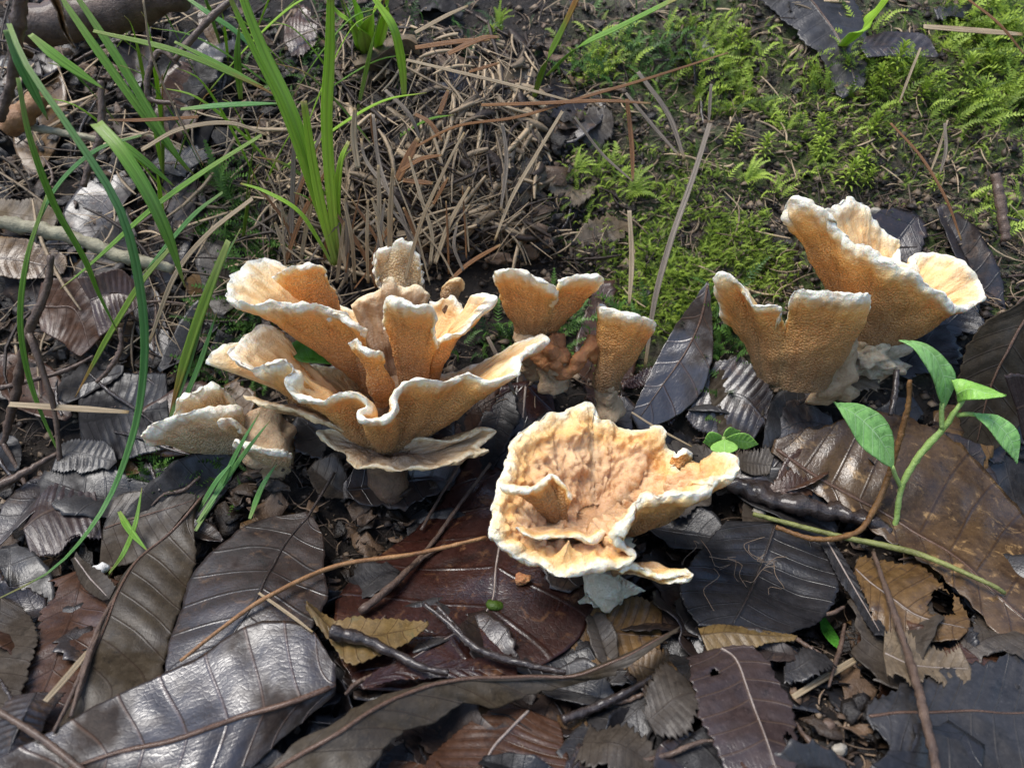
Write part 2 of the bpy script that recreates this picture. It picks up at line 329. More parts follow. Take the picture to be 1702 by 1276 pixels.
def grass_mat(name, a, b_, tip=None):
    m, nt, b = newmat(name); v = coords(nt); lu, lv = attr(nt, 'lu'), attr(nt, 'lv')
    st = nd(nt, 'TexNoise', {'Vector': nd(nt, 'CombineXYZ', {0: mth(nt, 'MULTIPLY', lv, 5.0), 1: mth(nt, 'MULTIPLY', lu, 2.0), 2: attr(nt, 'rnd')}), 'Scale': 1.4, 'Detail': 2.0})
    col = ramp(nt, st, [(.32, a), (.68, b_)])
    if tip:
        f = nd(nt, 'MapRange', {0: mth(nt, 'ADD', lu, mth(nt, 'MULTIPLY', tex(nt, v, 2.5, 3), .2)), 1: .80, 2: 1.0})
        col = mixc(nt, f, col, tip); out = col.outputs[2]
    else: out = col.outputs[0]
    aa = mth(nt, 'ABSOLUTE', lv); mid = nd(nt, 'MapRange', {0: aa, 1: .22, 2: .06, 3: 0., 4: .45})
    g2 = mixc(nt, mid, out, tuple(x * .45 for x in a)); ft = nd(nt, 'MapRange', {0: mth(nt, 'ADD', lu, mth(nt, 'MULTIPLY', tex(nt, v, 1.2, 3), .25)), 1: .42, 2: .12, 3: 0., 4: .5}); g2 = mixc(nt, ft, g2, (.42, .44, .16) if a[1] > a[0] else b_)
    tp = nd(nt, 'MapRange', {0: mth(nt, 'ADD', lu, mth(nt, 'MULTIPLY', tex(nt, v, 3.0, 3), .12)), 1: .97, 2: 1.05, 3: 0., 4: .8}); g2 = mixc(nt, tp, g2, (.36, .24, .09)); out = g2.outputs[2]
    nt.links.new(out, b.inputs['Base Color']); b.inputs['Roughness'].default_value = .34; b.inputs['Specular IOR Level'].default_value = .5
    bp = nd(nt, 'Bump', {'Height': nd(nt, 'TexNoise', {'Vector': nd(nt, 'CombineXYZ', {0: mth(nt, 'MULTIPLY', lv, 9.0), 1: lu}), 'Scale': 1.0, 'Detail': 1.0}), 'Strength': .6, 'Distance': .0003}); nt.links.new(bp.outputs[0], b.inputs['Normal'])
    tr = nd(nt, 'BsdfTranslucent', {0: out}); mx = nd(nt, 'MixShader', {0: .35, 1: b.outputs[0], 2: tr}); nt.links.new(mx.outputs[0], nt.nodes['Material Output'].inputs[0])
    return m
M['grass'] = grass_mat('fresh_grass', (.28, .50, .03), (.42, .64, .08))
M['grass_d'] = grass_mat('blue_green_grass', (.09, .27, .06), (.22, .43, .14))
M['grass_m'] = grass_mat('green_grass', (.13, .30, .03), (.25, .44, .07))
M['grass_y'] = grass_mat('yellowing_grass', (.13, .26, .03), (.24, .34, .05), (.34, .17, .05))
M['straw_b'] = grass_mat('straw_blade', (.26, .18, .10), (.60, .48, .31))
M['straw_g'] = grass_mat('grey_straw_blade', (.13, .10, .075), (.38, .31, .23))
M['straw_r'] = grass_mat('rusty_straw_blade', (.16, .065, .022), (.34, .17, .065))

# soil
def soil():
    m, nt, b = newmat('wet_soil'); v = coords(nt, rnd=False)
    n = tex(nt, v, .8, 6, .7); n2 = tex(nt, v, 5, 5, .7)
    col = ramp(nt, n2, [(.3, (.010, .007, .005)), (.55, (.030, .021, .015)), (.75, (.085, .062, .045))])
    mo = attr(nt, 'moss'); f = mth(nt, 'MULTIPLY', mo, ramp(nt, n, [(.42, (0, 0, 0)), (.58, (1, 1, 1))]))
    gcol = ramp(nt, n2, [(.3, (.03, .05, .010)), (.55, (.11, .16, .03)), (.75, (.21, .21, .10))])
    bk = mixc(nt, mo, col, ramp(nt, n2, [(.3, (.035, .028, .019)), (.5, (.12, .10, .07)), (.72, (.26, .23, .17))]))
    col = mixc(nt, f, bk, gcol)
    nt.links.new(col.outputs[2], b.inputs['Base Color'])
    bp = nd(nt, 'Bump', {'Height': tex(nt, v, 8, 8, .8), 'Strength': 1.0, 'Distance': .003}); nt.links.new(bp.outputs[0], b.inputs['Normal'])
    b.inputs['Roughness'].default_value = .55
    return m
M['soil'] = soil()

# ------------------------------------------------------------------ ground
SOLID = [(G(a_, b_)[:2], r_) for a_, b_, r_ in ((645, 806, 1.1), (455, 790, .9), (1010, 1000, .8), (1390, 640, 1.6), (890, 600, 1.0), (1008, 668, .8), (1375, 1215, 1.0), (1480, 905, .5), (1205, 755, .6))]
def hfull(x, y):
    h = hs(x, y)
    zone = np.maximum(1 - sst(14.6, 16.2, y), (1 - sst(-7.5, -4.5, x)) * (1 - sst(24, 28, y)))
    for c_, r_ in SOLID: zone = zone * (1 - np.exp(-((x - c_[0]) ** 2 + (y - c_[1]) ** 2) / r_ ** 2))
    zone = zone * np.exp(-np.maximum(0, np.hypot(x, y - 14) - 14) / 4)
    h = h - .55 * zone; p3 = np.stack([x, y, h], -1); near = np.exp(-np.maximum(0, np.hypot(x, y - 16) - 22) / 10); bk = sst(15, 19, y)
    return h + near * ((.14 + .08 * bk) * fbm(p3 * 1.1, 3, 3) + (.07 + .06 * bk) * np.abs(fbm(p3 * 3.5, 9, 3)) - .06) + (1 - near) * 2.5 * fbm(p3 * .05, 5, 3)
def mossy(x, y):                             # the mossy clay bank on the right
    e = sst(1.5, 4.5, x + .12 * (y - 17)) * sst(15.6, 17.6, y)
    return np.clip(e, 0, 1)
def axis(lo, hi, step, far):
    a = np.arange(lo, hi, step); o = []; s = step; p = hi
    while p < far: s *= 1.35; p += s; o.append(p)
    l = []; s = step; p = lo
    while p > -far: s *= 1.35; p -= s; l.append(p)
    return np.r_[l[::-1], a, o]
gx = axis(-19, 19, .10, 600); gy = axis(4.5, 32, .085, 600)
X, Y = np.meshgrid(gx, gy, indexing='ij'); Z = hs(X, Y)
Z = hfull(X, Y)
V = np.stack([X, Y, Z], -1).reshape(-1, 3)
g = obj('ground', V, gridfaces(len(gx), len(gy)), M['soil'], base=(0, 0, 0), attrs={'moss': mossy(X, Y)})
tag(g, 'dark wet soil of the forest floor rising to a mossy bank', None, kind='structure')

# ------------------------------------------------------------------ mushrooms
def cap(name, rim, base, parent, mat='cap', closed=False, nu=None, nv=44, stem_r=.25, ph=1.15, pv=.85, th=(.17, .050), roll=.030, lump=.042, fib=.03, und=.07, seed=0, tri=None, jag=.03, center=False, fold=None, nod=0.0):
    rim = np.array([pt(p) for p in rim]); B = A(base, float) if len(base) == 3 and isinstance(base, np.ndarray) else pt(base)
    L = np.linalg.norm(np.diff(rim, axis=0), axis=1).sum(); nu = nu or int(min(420, max(70, L / .035)))
    r = spline(rim, nu, closed); q = np.linspace(0, L, nu)
    qv = r * 1.0; r0 = r.copy()
    r = r + np.stack([fbm(qv * 3.2, seed + 1, 3), fbm(qv * 3.2, seed + 2, 3), fbm(qv * 3.2, seed + 3, 3)], 1) * jag * 1.4
    hd = r - B; q9 = np.stack([q * .8, q * 0, q * 0 + seed], -1)
    r = r - hd * (np.clip(noise(q9, seed + 21) - .45, 0, 1) * .16 + .009 * fbm(np.stack([q * 8, q * 0, q * 0 + seed], -1), seed + 22, 2))[:, None] * (np.ones(nu) if not closed else np.minimum(1, np.minimum(q, q[-1] - q) / .5))[:, None]
    hd = r - B; hd[:, 2] = 0; st = B + nrm(hd) * stem_r
    s = np.linspace(0, 1, nv); v = 1 - (1 - s) ** 1.7
    ph_, pv_ = ph, pv
    h0 = r0 - B; h0[:, 2] = 0; st = B + nrm(h0) * stem_r; dr = (r - r0)[:, None] * (v ** 7)[None, :, None]
    Mx = st[:, None, :2] + (r0 - st)[:, None, :2] * (v ** ph_)[None, :, None] + dr[..., :2]
    Mz = st[:, None, 2] + (r0 - st)[:, None, 2] * (v ** pv_)[None, :] + dr[..., 2]
    Mm = np.concatenate([Mx, Mz[..., None]], -1)
    if center: Mm[:, 0] = B + (Mm[:, 0] - B) * .02; Mm[:, 1] = B + (Mm[:, 1] - B) * .5
    du = (np.roll(Mm, -1, 0) - np.roll(Mm, 1, 0)) if closed else np.gradient(Mm, axis=0)
    dv = np.gradient(Mm, axis=1); n = nrm(np.cross(du, dv))
    if (n[:, nv // 2:, 2]).mean() < 0: n = -n; flip = True
    else: flip = False
    Mm = Mm + n * (fbm(Mm * .95 + seed * 3.1, seed + 5, 2) * und * np.sin(np.clip(v, 0, 1) * np.pi * .9) * 2)[..., None]
    if fold: Mm = Mm + n * (fold * np.cos(q * 2 * np.pi / 1.1 + seed)[:, None] * (v ** 2 * (1 - v) * 4)[None, :])[..., None]
    half = th[0] + (th[1] - th[0]) * v + roll * np.exp(-((v - .92) / .06) ** 2)
    half = half * np.sqrt(np.clip(1 - np.clip((v - .93) / .07, 0, 1) ** 2, 0, 1))
    half = np.repeat(half[None], nu, 0); rv = .75 + .55 * noise(r * 1.3, seed + 23); half = half * (1 + (rv - 1)[:, None] * sst(.55, .95, v)[None])
    if not closed:
        e = np.minimum(q, q[-1] - q); k = np.clip(e / .16, 0, 1); half = half * np.sqrt(np.clip(1 - (1 - k) ** 2, 0, 1))[:, None]
    half = half * (1 + .25 * fbm(Mm * 2.2, seed + 8, 2))
    O = Mm - n * half[..., None]; I = Mm + n * half[..., None]
    rm = sst(.80, .95, v)[None, :]
    def lumps(Q): return (fbm(Q * 3.6, seed + 11, 2) * lump + fbm(Q * 10, seed + 12, 3) * .024) * rm
    edge = (half > 1e-4)[..., None]
    O = O - n * ((lumps(O) + (fbm(O * 8.5, seed + 13, 2) * .022 + fbm(np.stack([np.repeat((np.minimum(q, q[-1] - q) if closed else q)[:, None], nv, 1) * 2.6, np.repeat(v[None], nu, 0) * 1.6, O[..., 2] * 0 + seed], -1), seed + 14, 3) * .02 * sst(0, .3, v)[None]) * (1 - rm))[..., None])
    uu = np.repeat(q[:, None], nv, 1); vv = np.repeat(v[None], nu, 0)
    if closed:
        an = uu / uu.max() * 2 * np.pi * (nu - 1) / nu; rr = L / (2 * np.pi); fibn = fbm(np.stack([np.cos(an) * rr * 4.5, np.sin(an) * rr * 4.5, vv * 5 + seed], -1), seed + 15, 3); uu = np.minimum(uu, uu.max() - uu)
    else: fibn = fbm(np.stack([uu * 4.5, vv * 5, uu * 0 + seed], -1), seed + 15, 3)
    I = I + n * ((lumps(I) + (fibn * fib * sst(0, .3, vv) + fbm(I * 5, seed + 16, 2) * fib * .7 + nod * (1.3 * fbm(I * A([3.4, 3.4, 2.0]), seed + 17, 3) ** 2 + .5 * fbm(I * 9, seed + 18, 2)) * sst(0, .25, vv)) * (1 - rm * .6))[..., None])
    I[:, -1] = O[:, -1] = .5 * (I[:, -1] + O[:, -1])
    if not closed:
        for k in (0, -1): I[k] = O[k] = .5 * (I[k] + O[k])
    V = np.vstack([O.reshape(-1, 3), I.reshape(-1, 3)]); N = nu * nv
    Fc = np.vstack([gridfaces(nu, nv, closed, 0, not flip), gridfaces(nu, nv, closed, N, flip)])
    at = {'t': np.r_[vv.ravel(), vv.ravel()], 'inner': np.r_[np.zeros(N), np.ones(N)], 'cu': np.r_[uu.ravel(), uu.ravel()]}
    return obj(name, V, Fc, M[mat], parent, attrs=at)
def blob(name, c, rad3, parent, mat, seed=0, rough=.3, fr=1.6, n=40, base=None):
    th = np.linspace(0, 2 * np.pi, n, endpoint=False); ph = np.linspace(0.02, np.pi - .02, n // 2)
    T, Ph = np.meshgrid(th, ph, indexing='ij'); d = np.stack([np.sin(Ph) * np.cos(T), np.sin(Ph) * np.sin(T), np.cos(Ph)], -1)
    r = 1 + rough * fbm(d * fr + seed * 7.7, seed, 4)
    V = (A(c) + d * A(rad3) * r[..., None]).reshape(-1, 3)
    return obj(name, V, gridfaces(n, n // 2, True, 0, True), M[mat], parent, base=base)
def stem(name, pts, radii, parent, mat='stem', seed=0, rough=.35):
    V, Fc = tube([pt(p) for p in pts], radii, 26, 22, seed, rough)
    return obj(name, V, Fc, M[mat], parent)
GC = 'orange mushrooms with white edges'

# --- left rosette
b0 = G(640, 806); K = thing('mushroom_cluster', b0, 'large rosette of wavy orange mushroom caps with thick white rims around dry straw', 'mushroom')
BY = 14.6
stem('stem', [(645, 812, 14.3), (645, 760, 14.4), (655, 700, 15.0), (660, 640, 15.5)], [.5, .4, .6, .8], K, 'stem_shaded', 1)
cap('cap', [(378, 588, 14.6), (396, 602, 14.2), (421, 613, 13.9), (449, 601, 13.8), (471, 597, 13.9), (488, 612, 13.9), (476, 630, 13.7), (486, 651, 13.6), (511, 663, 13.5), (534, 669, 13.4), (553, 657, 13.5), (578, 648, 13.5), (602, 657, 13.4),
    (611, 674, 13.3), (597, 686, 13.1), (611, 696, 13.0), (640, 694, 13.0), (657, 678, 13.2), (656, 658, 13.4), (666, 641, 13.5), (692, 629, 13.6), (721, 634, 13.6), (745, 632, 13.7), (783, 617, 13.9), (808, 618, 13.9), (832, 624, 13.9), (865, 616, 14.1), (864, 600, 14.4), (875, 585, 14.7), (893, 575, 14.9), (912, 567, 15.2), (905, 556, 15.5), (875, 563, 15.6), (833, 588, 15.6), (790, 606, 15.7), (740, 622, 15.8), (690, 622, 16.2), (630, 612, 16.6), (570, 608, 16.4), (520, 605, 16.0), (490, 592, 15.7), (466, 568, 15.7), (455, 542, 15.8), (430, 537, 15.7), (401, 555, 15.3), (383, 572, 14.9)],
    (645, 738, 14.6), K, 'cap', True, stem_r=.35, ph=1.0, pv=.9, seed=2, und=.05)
cap('cap', [(600, 560, 15.0), (578, 523, 14.8), (545, 512, 14.7), (500, 503, 14.6), (455, 501, 14.6), (420, 503, 14.6), (392, 500, 14.8), (371, 489, 15.2), (379, 465, 15.9), (400, 445, 16.5), (430, 433, 17.0), (462, 436, 17.2), (495, 470, 17.2), (545, 500, 17.2), (600, 520, 17.0)],
    (630, 640, 15.7), K, 'cap', False, ph=1.0, pv=.8, seed=5)
cap('cap', [(450, 462, 15.7), (475, 447, 15.6), (500, 440, 15.7), (516, 430, 15.8), (531, 436, 16.0), (541, 457, 16.2), (549, 480, 16.5), (560, 502, 16.8)], (545, 520, 16.6), K, 'cap', False, seed=8, ph=.8, stem_r=.05)
cap('cap', [(339, 607, 14.7), (345, 591, 14.9), (360, 579, 15.2), (383, 569, 15.6), (410, 560, 16.0)], (500, 668, 15.0), K, 'cap', False, seed=9, stem_r=.1)
cap('cap', [(404, 655, 14.5), (420, 667, 14.2), (450, 675, 14.0), (480, 682, 13.9), (515, 692, 13.8), (545, 704, 13.8), (575, 716, 13.8)], (600, 722, 14.5), K, 'old', False, seed=10, stem_r=.1)
cap('cap', [('z', 525, 717, 1.7), ('z', 551, 742, 1.5), ('z', 577, 757, 1.45), ('z', 577, 768, 1.4), ('z', 593, 781, 1.35), ('z', 620, 775, 1.4), ('z', 661, 782, 1.4), ('z', 692, 777, 1.45), ('z', 720, 778, 1.45), ('z', 758, 769, 1.5), ('z', 789, 752, 1.6), ('z', 812, 748, 1.65), ('z', 795, 741, 1.65), ('z', 808, 729, 1.75), ('z', 826, 716, 1.85), ('z', 808, 711, 1.9), ('z', 780, 725, 1.8), ('z', 752, 731, 1.75), ('z', 700, 728, 1.6), ('z', 661, 724, 1.6), ('z', 598, 719, 1.65), ('z', 551, 713, 1.72)],
    ('z', 655, 755, 1.15), K, 'old', True, seed=11, stem_r=.3, center=True, th=(.12, .05), roll=.025, ph=1, pv=1.2, lump=.035)
cap('cap', [(640, 545, 15.0), (642, 500, 14.6), (648, 492, 14.5), (662, 495, 14.4), (684, 504, 14.3), (708, 509, 14.3), (726, 519, 14.4), (727, 545, 14.6), (726, 572, 14.9)], (688, 628, 15.4), K, 'cap', False, seed=12, stem_r=.35, ph=1.3)
cap('cap', [(722, 575, 14.9), (735, 562, 14.8), (758, 557, 14.8), (775, 552, 14.9), (790, 530, 15.0), (805, 513, 15.1), (821, 499, 15.2), (819, 491, 15.4), (803, 486, 15.6), (792, 494, 15.8), (788, 510, 16.0), (771, 515, 16.2), (765, 502, 16.4), (749, 491, 16.5), (728, 502, 16.5), (712, 500, 16.6)], (700, 625, 15.5), K, 'cap', False, seed=13, stem_r=.3, th=(.14, .06), roll=.04)
cap('cap', [(575, 500, 16.7), (600, 488, 16.8), (626, 485, 16.8), (637, 464, 16.9), (652, 458, 17.0), (660, 474, 17.0), (678, 476, 17.0), (696, 472, 17.1), (715, 494, 17.0)], (650, 640, 15.9), K, 'old', False, seed=14, th=(.2, .06), roll=.02)
cap('cap', [(543, 530, 14.8), (552, 521, 14.7), (565, 524, 14.6), (580, 536, 14.5), (597, 541, 14.5), (606, 556, 14.7)], (615, 632, 15.3), K, 'cap', False, seed=15, stem_r=.12)
cap('cap', [(581, 569, 14.2), (590, 560, 14.1), (600, 572, 14.0), (618, 579, 13.95), (637, 585, 14.0), (638, 594, 14.2)], (637, 662, 14.8), K, 'cap', False, seed=16, stem_r=.16)
cap('cap', [(638, 478, 17.3), (622, 445, 17.5), (626, 418, 17.6), (644, 405, 17.6), (662, 398, 17.6), (684, 404, 17.6), (694, 420, 17.5), (706, 432, 17.4), (702, 470, 17.3)], (665, 520, 17.2), K, 'pale', False, seed=17, th=(.12, .05), roll=.02, jag=.09)
cap('cap', [(738, 492, 16.8), (742, 470, 16.7), (752, 463, 16.7), (768, 465, 16.8), (772, 482, 17.0)], (735, 520, 16.6), K, 'old', False, seed=18, stem_r=.1)
gl = None

# --- pale group, lower left
b1 = G(450, 790); K2 = thing('mushroom_cluster', b1, 'small pale mushroom cluster with drooping caps above moss and grass at the rosette foot', 'mushroom')
stem('stem', [(470, 795, 14.5), (455, 760, 14.6), (440, 720, 15.0), (420, 690, 15.3)], [.5, .55, .6, .4], K2, 'stem', 4)
cap('cap', [(240, 738, 14.1), (233, 722, 13.9), (257, 705, 14.0), (298, 687, 14.2), (345, 677, 14.5), (383, 673, 14.9), (391, 688, 15.1)], (432, 760, 15.2), K2, 'pale', False, seed=21, ph=.9)
cap('cap', [(386, 740, 13.9), (392, 733, 13.8), (408, 741, 13.7), (439, 747, 13.7), (471, 750, 13.9), (482, 758, 14.2)], (478, 785, 14.8), K2, 'pale', False, seed=22)
cap('cap', [(280, 688, 15.0), (296, 662, 15.1), (322, 650, 15.3), (340, 638, 15.5), (356, 636, 15.6), (374, 650, 15.7), (392, 668, 15.7)], (410, 740, 15.6), K2, 'pale', False, seed=23, lump=.11)
cap('cap', [(362, 712, 14.1), (366, 699, 14.1), (378, 696, 14.2), (394, 706, 14.3), (400, 720, 14.4)], (418, 750, 15.0), K2, 'pale', False, seed=24, stem_r=.1)

# --- fan and trumpet in the middle
b2 = G(890, 600); K3 = thing('mushroom', b2, 'fan shaped orange mushroom with a folded white rim beside the dark soil hollow', 'mushroom')
stem('stem', [(893, 612, 16.6), (885, 575, 16.4), (882, 555, 16.3)], [.35, .32, .35], K3, 'stem', 6)
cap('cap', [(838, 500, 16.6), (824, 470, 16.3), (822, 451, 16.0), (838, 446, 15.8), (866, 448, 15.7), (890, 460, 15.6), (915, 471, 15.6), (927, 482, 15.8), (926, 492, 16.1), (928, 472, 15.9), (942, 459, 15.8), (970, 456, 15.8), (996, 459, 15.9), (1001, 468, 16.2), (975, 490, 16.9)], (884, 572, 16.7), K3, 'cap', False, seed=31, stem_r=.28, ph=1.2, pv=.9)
b3 = G(1008, 668); K4 = thing('mushroom', b3, 'narrow trumpet shaped orange mushroom with a slanting white rim in front of green moss', 'mushroom')
stem('stem', [(1012, 690, 15.6), (1008, 655, 15.7), (1007, 628, 15.7)], [.34, .24, .22], K4, 'stem', 7)
cap('cap', [('z', 991, 511, 4.15), (1000, 510, 15.5), (1020, 515, 15.4), (1045, 521, 15.3), (1070, 527, 15.4), (1087, 534, 15.6), (1086, 542, 16.0), (1060, 532, 16.3), (1030, 520, 16.3), (1000, 508, 16.1)][1:], (1006, 640, 15.8), K4, 'cap', True, seed=32, stem_r=.16, ph=1.1, pv=.95)
K5 = thing('mushroom_bud', G(925, 615), 'knobbly rust orange mushroom bud with a looped arm below the fan mushroom', 'mushroom')
blob('bud', P(918, 588, 15.9), (.36, .34, .40), K5, 'bud', 3, .5)
V, Fc = tube([P(918, 600, 15.8), P(932, 620, 15.6), P(952, 612, 15.6), P(968, 590, 15.7), P(985, 575, 15.9), P(992, 600, 16.0)], [.24, .16, .15, .17, .2, .1], 18, 40, 5, .6); obj('arm', V, Fc, M['bud'], K5)
V, Fc = tube([P(918, 598, 15.9), P(918, 618, 15.9), P(920, 645, 15.8)], [.3, .28, .3], 18, 16, 5, .5); obj('stem', V, Fc, M['stem'], K5)

# --- front cup
b4 = G(1010, 1000); K6 = thing('mushroom', b4, 'broad open cup mushroom with ridged tan centre above a torn white stem', 'mushroom')
z = lambda a, b, c: ('z', a, b, c)
cap('cap', [z(980, 670, 2.75), z(992, 697, 2.5), z(1021, 700, 2.35), z(1053, 717, 2.2), z(1084, 706, 2.35), z(1103, 716, 2.3), z(1104, 740, 2.0), z(1125, 762, 1.9), z(1145, 800, 1.85), z(1168, 787, 2.1), z(1188, 766, 2.5), z(1209, 753, 2.75), z(1229, 764, 2.85), z(1225, 786, 2.8),
    z(1200, 793, 2.75), z(1178, 810, 2.75), z(1153, 824, 2.75), z(1122, 817, 2.8), z(1093, 819, 2.75), z(1070, 826, 2.65), z(1050, 848, 2.45), z(1036, 876, 2.2), z(1024, 893, 2.0), z(1034, 906, 1.8), z(1052, 922, 1.65), z(1046, 933, 1.55), z(1012, 943, 1.5), z(977, 944, 1.5), z(945, 950, 1.45), z(919, 953, 1.45), z(881, 935, 1.55), z(838, 911, 1.75), z(811, 889, 1.95), z(810, 868, 2.1), z(815, 848, 2.2), z(819, 824, 2.3), z(827, 803, 2.4), z(841, 772, 2.5), z(852, 737, 2.65), z(876, 709, 2.75), z(910, 689, 2.8), z(944, 679, 2.8)],
    z(988, 874, 1.15), K6, 'cup', True, nv=60, seed=41, stem_r=.3, ph=.95, pv=1.25, fib=.018, und=.06, th=(.2, .07), jag=.05, center=True, nod=.15, roll=.045)
cap('cap', [z(1030, 950, 1.3), z(1050, 938, 1.3), z(1084, 952, 1.2), z(1111, 957, 1.2), z(1140, 953, 1.25), z(1151, 957, 1.25), z(1146, 964, 1.15), z(1113, 972, 1.05)], z(1010, 935, .75), K6, 'cup', False, seed=43, stem_r=.2)
cap('cap', [(1118, 772, 12.9), (1124, 754, 12.8), (1140, 746, 12.8), (1149, 755, 12.9), (1140, 778, 12.9)], (1112, 800, 12.6), K6, 'cap', False, seed=44, stem_r=.1)
# folded pocket on the left of the cup
cap('fold', [z(832, 806, 2.6), z(858, 812, 2.6), z(884, 814, 2.6), z(902, 802, 2.6), z(914, 788, 2.5), z(934, 803, 2.3), z(952, 828, 2.0)], z(930, 868, 1.35), K6, 'cup', False, seed=45, stem_r=.1, th=(.1, .06), roll=.03)
cap('fold', [z(850, 872, 2.1), z(868, 884, 2.0), z(905, 893, 1.95), z(950, 893, 1.85), z(985, 900, 1.8), z(1008, 880, 1.8)], z(960, 878, 1.15), K6, 'cup', False, seed=46, stem_r=.15, th=(.09, .05), roll=.02)
cap('torn_stem_skin', [z(960, 1003, .12), z(975, 1004, .08), z(992, 1007, .05), z(1012, 1004, .05), z(1030, 1003, .06), z(1052, 992, .12), z(1074, 984, .2)], (1008, 950, 11.35), K6, 'cream_flesh', False, seed=47, stem_r=.25, th=(.1, .03), roll=0, jag=.1, fib=.06, ph=1.3)
stem('stem', [z(1008, 988, .2), (1005, 975, 11.0), (1000, 950, 11.3), (990, 905, 11.5)], [.26, .28, .34, .5], K6, 'cream_flesh', 9, .7)
blob('bud', G(867, 962, .25), (.16, .13, .11), K6, 'bud', 8, .3)

# --- right pair
b5 = G(1380, 640); K7 = thing('mushroom_cluster', b5, 'pair of tall orange mushrooms with torn skirt and crumbling white stem on mossy bank', 'mushroom')
stem('stem', [(1388, 655, 15.9), (1390, 620, 15.9), (1386, 580, 16.0), (1375, 535, 16.2)], [.5, .42, .42, .35], K7, 'stem', 12, .5)
blob('torn_flesh', P(1436, 592, 16.7), (.75, .5, .48), K7, 'white_flesh', 14, .42, 2.8, 100)
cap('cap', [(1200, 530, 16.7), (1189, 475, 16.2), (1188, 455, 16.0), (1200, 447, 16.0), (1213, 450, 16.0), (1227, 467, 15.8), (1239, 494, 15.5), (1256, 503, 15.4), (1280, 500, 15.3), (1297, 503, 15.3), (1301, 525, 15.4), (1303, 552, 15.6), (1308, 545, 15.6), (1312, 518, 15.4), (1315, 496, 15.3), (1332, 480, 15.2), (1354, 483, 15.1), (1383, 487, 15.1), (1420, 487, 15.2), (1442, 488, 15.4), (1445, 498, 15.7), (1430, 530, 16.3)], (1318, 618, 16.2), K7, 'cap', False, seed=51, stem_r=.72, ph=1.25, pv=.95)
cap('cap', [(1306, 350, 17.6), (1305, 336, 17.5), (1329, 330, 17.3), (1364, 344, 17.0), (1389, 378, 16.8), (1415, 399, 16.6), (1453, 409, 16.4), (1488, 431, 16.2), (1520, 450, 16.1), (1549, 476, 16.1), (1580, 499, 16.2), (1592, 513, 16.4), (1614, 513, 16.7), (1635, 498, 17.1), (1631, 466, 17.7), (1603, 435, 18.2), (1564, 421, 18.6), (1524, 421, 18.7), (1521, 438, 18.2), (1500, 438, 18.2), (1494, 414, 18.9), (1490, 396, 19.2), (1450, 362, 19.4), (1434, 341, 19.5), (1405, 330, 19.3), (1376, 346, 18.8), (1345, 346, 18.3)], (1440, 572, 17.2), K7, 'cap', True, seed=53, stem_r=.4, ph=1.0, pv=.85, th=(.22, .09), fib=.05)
stem('stem', [(1440, 615, 16.9), (1440, 580, 17.0), (1438, 550, 17.1)], [.6, .5, .5], K7, 'stem', 15)
V, Fc = tube([P(1284, 628, 15.7), P(1300, 624, 15.6), P(1330, 612, 15.7), P(1352, 604, 15.9)], [.12, .17, .13, .1], 16, 30, 4, .5)
o = obj('mushroom_scrap', V, Fc, M['bud']); tag(o, 'torn rust orange mushroom scrap lying under the skirted mushroom', 'mushroom')

# ------------------------------------------------------------------ leaves
def leaf_sheet(L, Mi, Rr, nl=54, nw=22, nveins=9, vk=.9, seed=0, wob=.10, serr=.03, quilt=.012, cup=0.0, bites=()):
    l, m, r = spline(L, nl), spline(Mi, nl), spline(Rr, nl)
    v = np.linspace(-1, 1, nw * 2 + 1); u = np.linspace(0, 1, nl)
    W = v[None, :, None]; aw = np.abs(W)
    side = np.where(W < 0, l[:, None], r[:, None]); Q = m[:, None] + (side - m[:, None]) * aw
    n = nrm(np.cross(np.gradient(Q, axis=0), np.gradient(Q, axis=1)))
    if n[..., 2].mean() < 0: n = -n
    va = u[:, None] * nveins - np.abs(v)[None] * vk * nveins / 9 + .5 + .12 * np.sin(v * 3 + seed)[None] + .10 * noise(np.stack([u * 7, u * 0, u * 0 + seed], -1))[:, None]
    env = np.sin(np.pi * np.clip(u, .02, .98))[:, None] * .8 + .2
    Q = Q + n * (wob * fbm(Q * .55 + seed * 5.3, seed, 3) * 1.0 * env)[..., None] + n * (quilt * np.cos(2 * np.pi * va) * np.sin(np.pi * np.abs(v))[None] * env)[..., None] + n * (cup * (v ** 2)[None] * env)[..., None]
    edge = sst(.8, 1, np.abs(v))[None, :, None]; out = nrm(side - m[:, None] + 1e-6)
    tooth = np.abs(((u * nveins * 2.0) % 1) - .5)[:, None, None] * 2
    Q = Q + out * edge * (serr * (tooth - .5) * 1.2 + serr * 1.6 * fbm(Q * 2.4, seed + 4, 3)[..., None])
    nvv = len(v); F4 = gridfaces(nl, nvv)
    if bites:
        keep = np.ones(len(F4), bool); uu = np.repeat(u[:, None], nvv, 1).ravel(); v2 = np.repeat(v[None], nl, 0).ravel()
        cu, cv = uu[F4].mean(1), v2[F4].mean(1); wn_ = noise(np.stack([cu * 14, cv * 6, cu * 0 + seed], -1))
        for (a, b, ra, rb) in bites: keep &= ((cu - a) / ra) ** 2 + ((cv - b) / rb) ** 2 > 1 + .45 * wn_
        F4 = F4[keep]
    at = {'lu': np.repeat(u[:, None], nvv, 1), 'lv': np.repeat(v[None], nl, 0), 'va': np.repeat(va, 1, 0)}
    return Q.reshape(-1, 3), F4, at, m, Q[:, nw]
def solid(o, t=.02):
    s = o.modifiers.new('thickness', 'SOLIDIFY'); s.thickness = t; s.offset = 0
def lpt(p, dl):
    if len(p) == 2: return G(p[0], p[1], dl)
    if len(p) == 3 and p[2] < 6: return G(p[0], p[1], p[2])
    return P(*p)
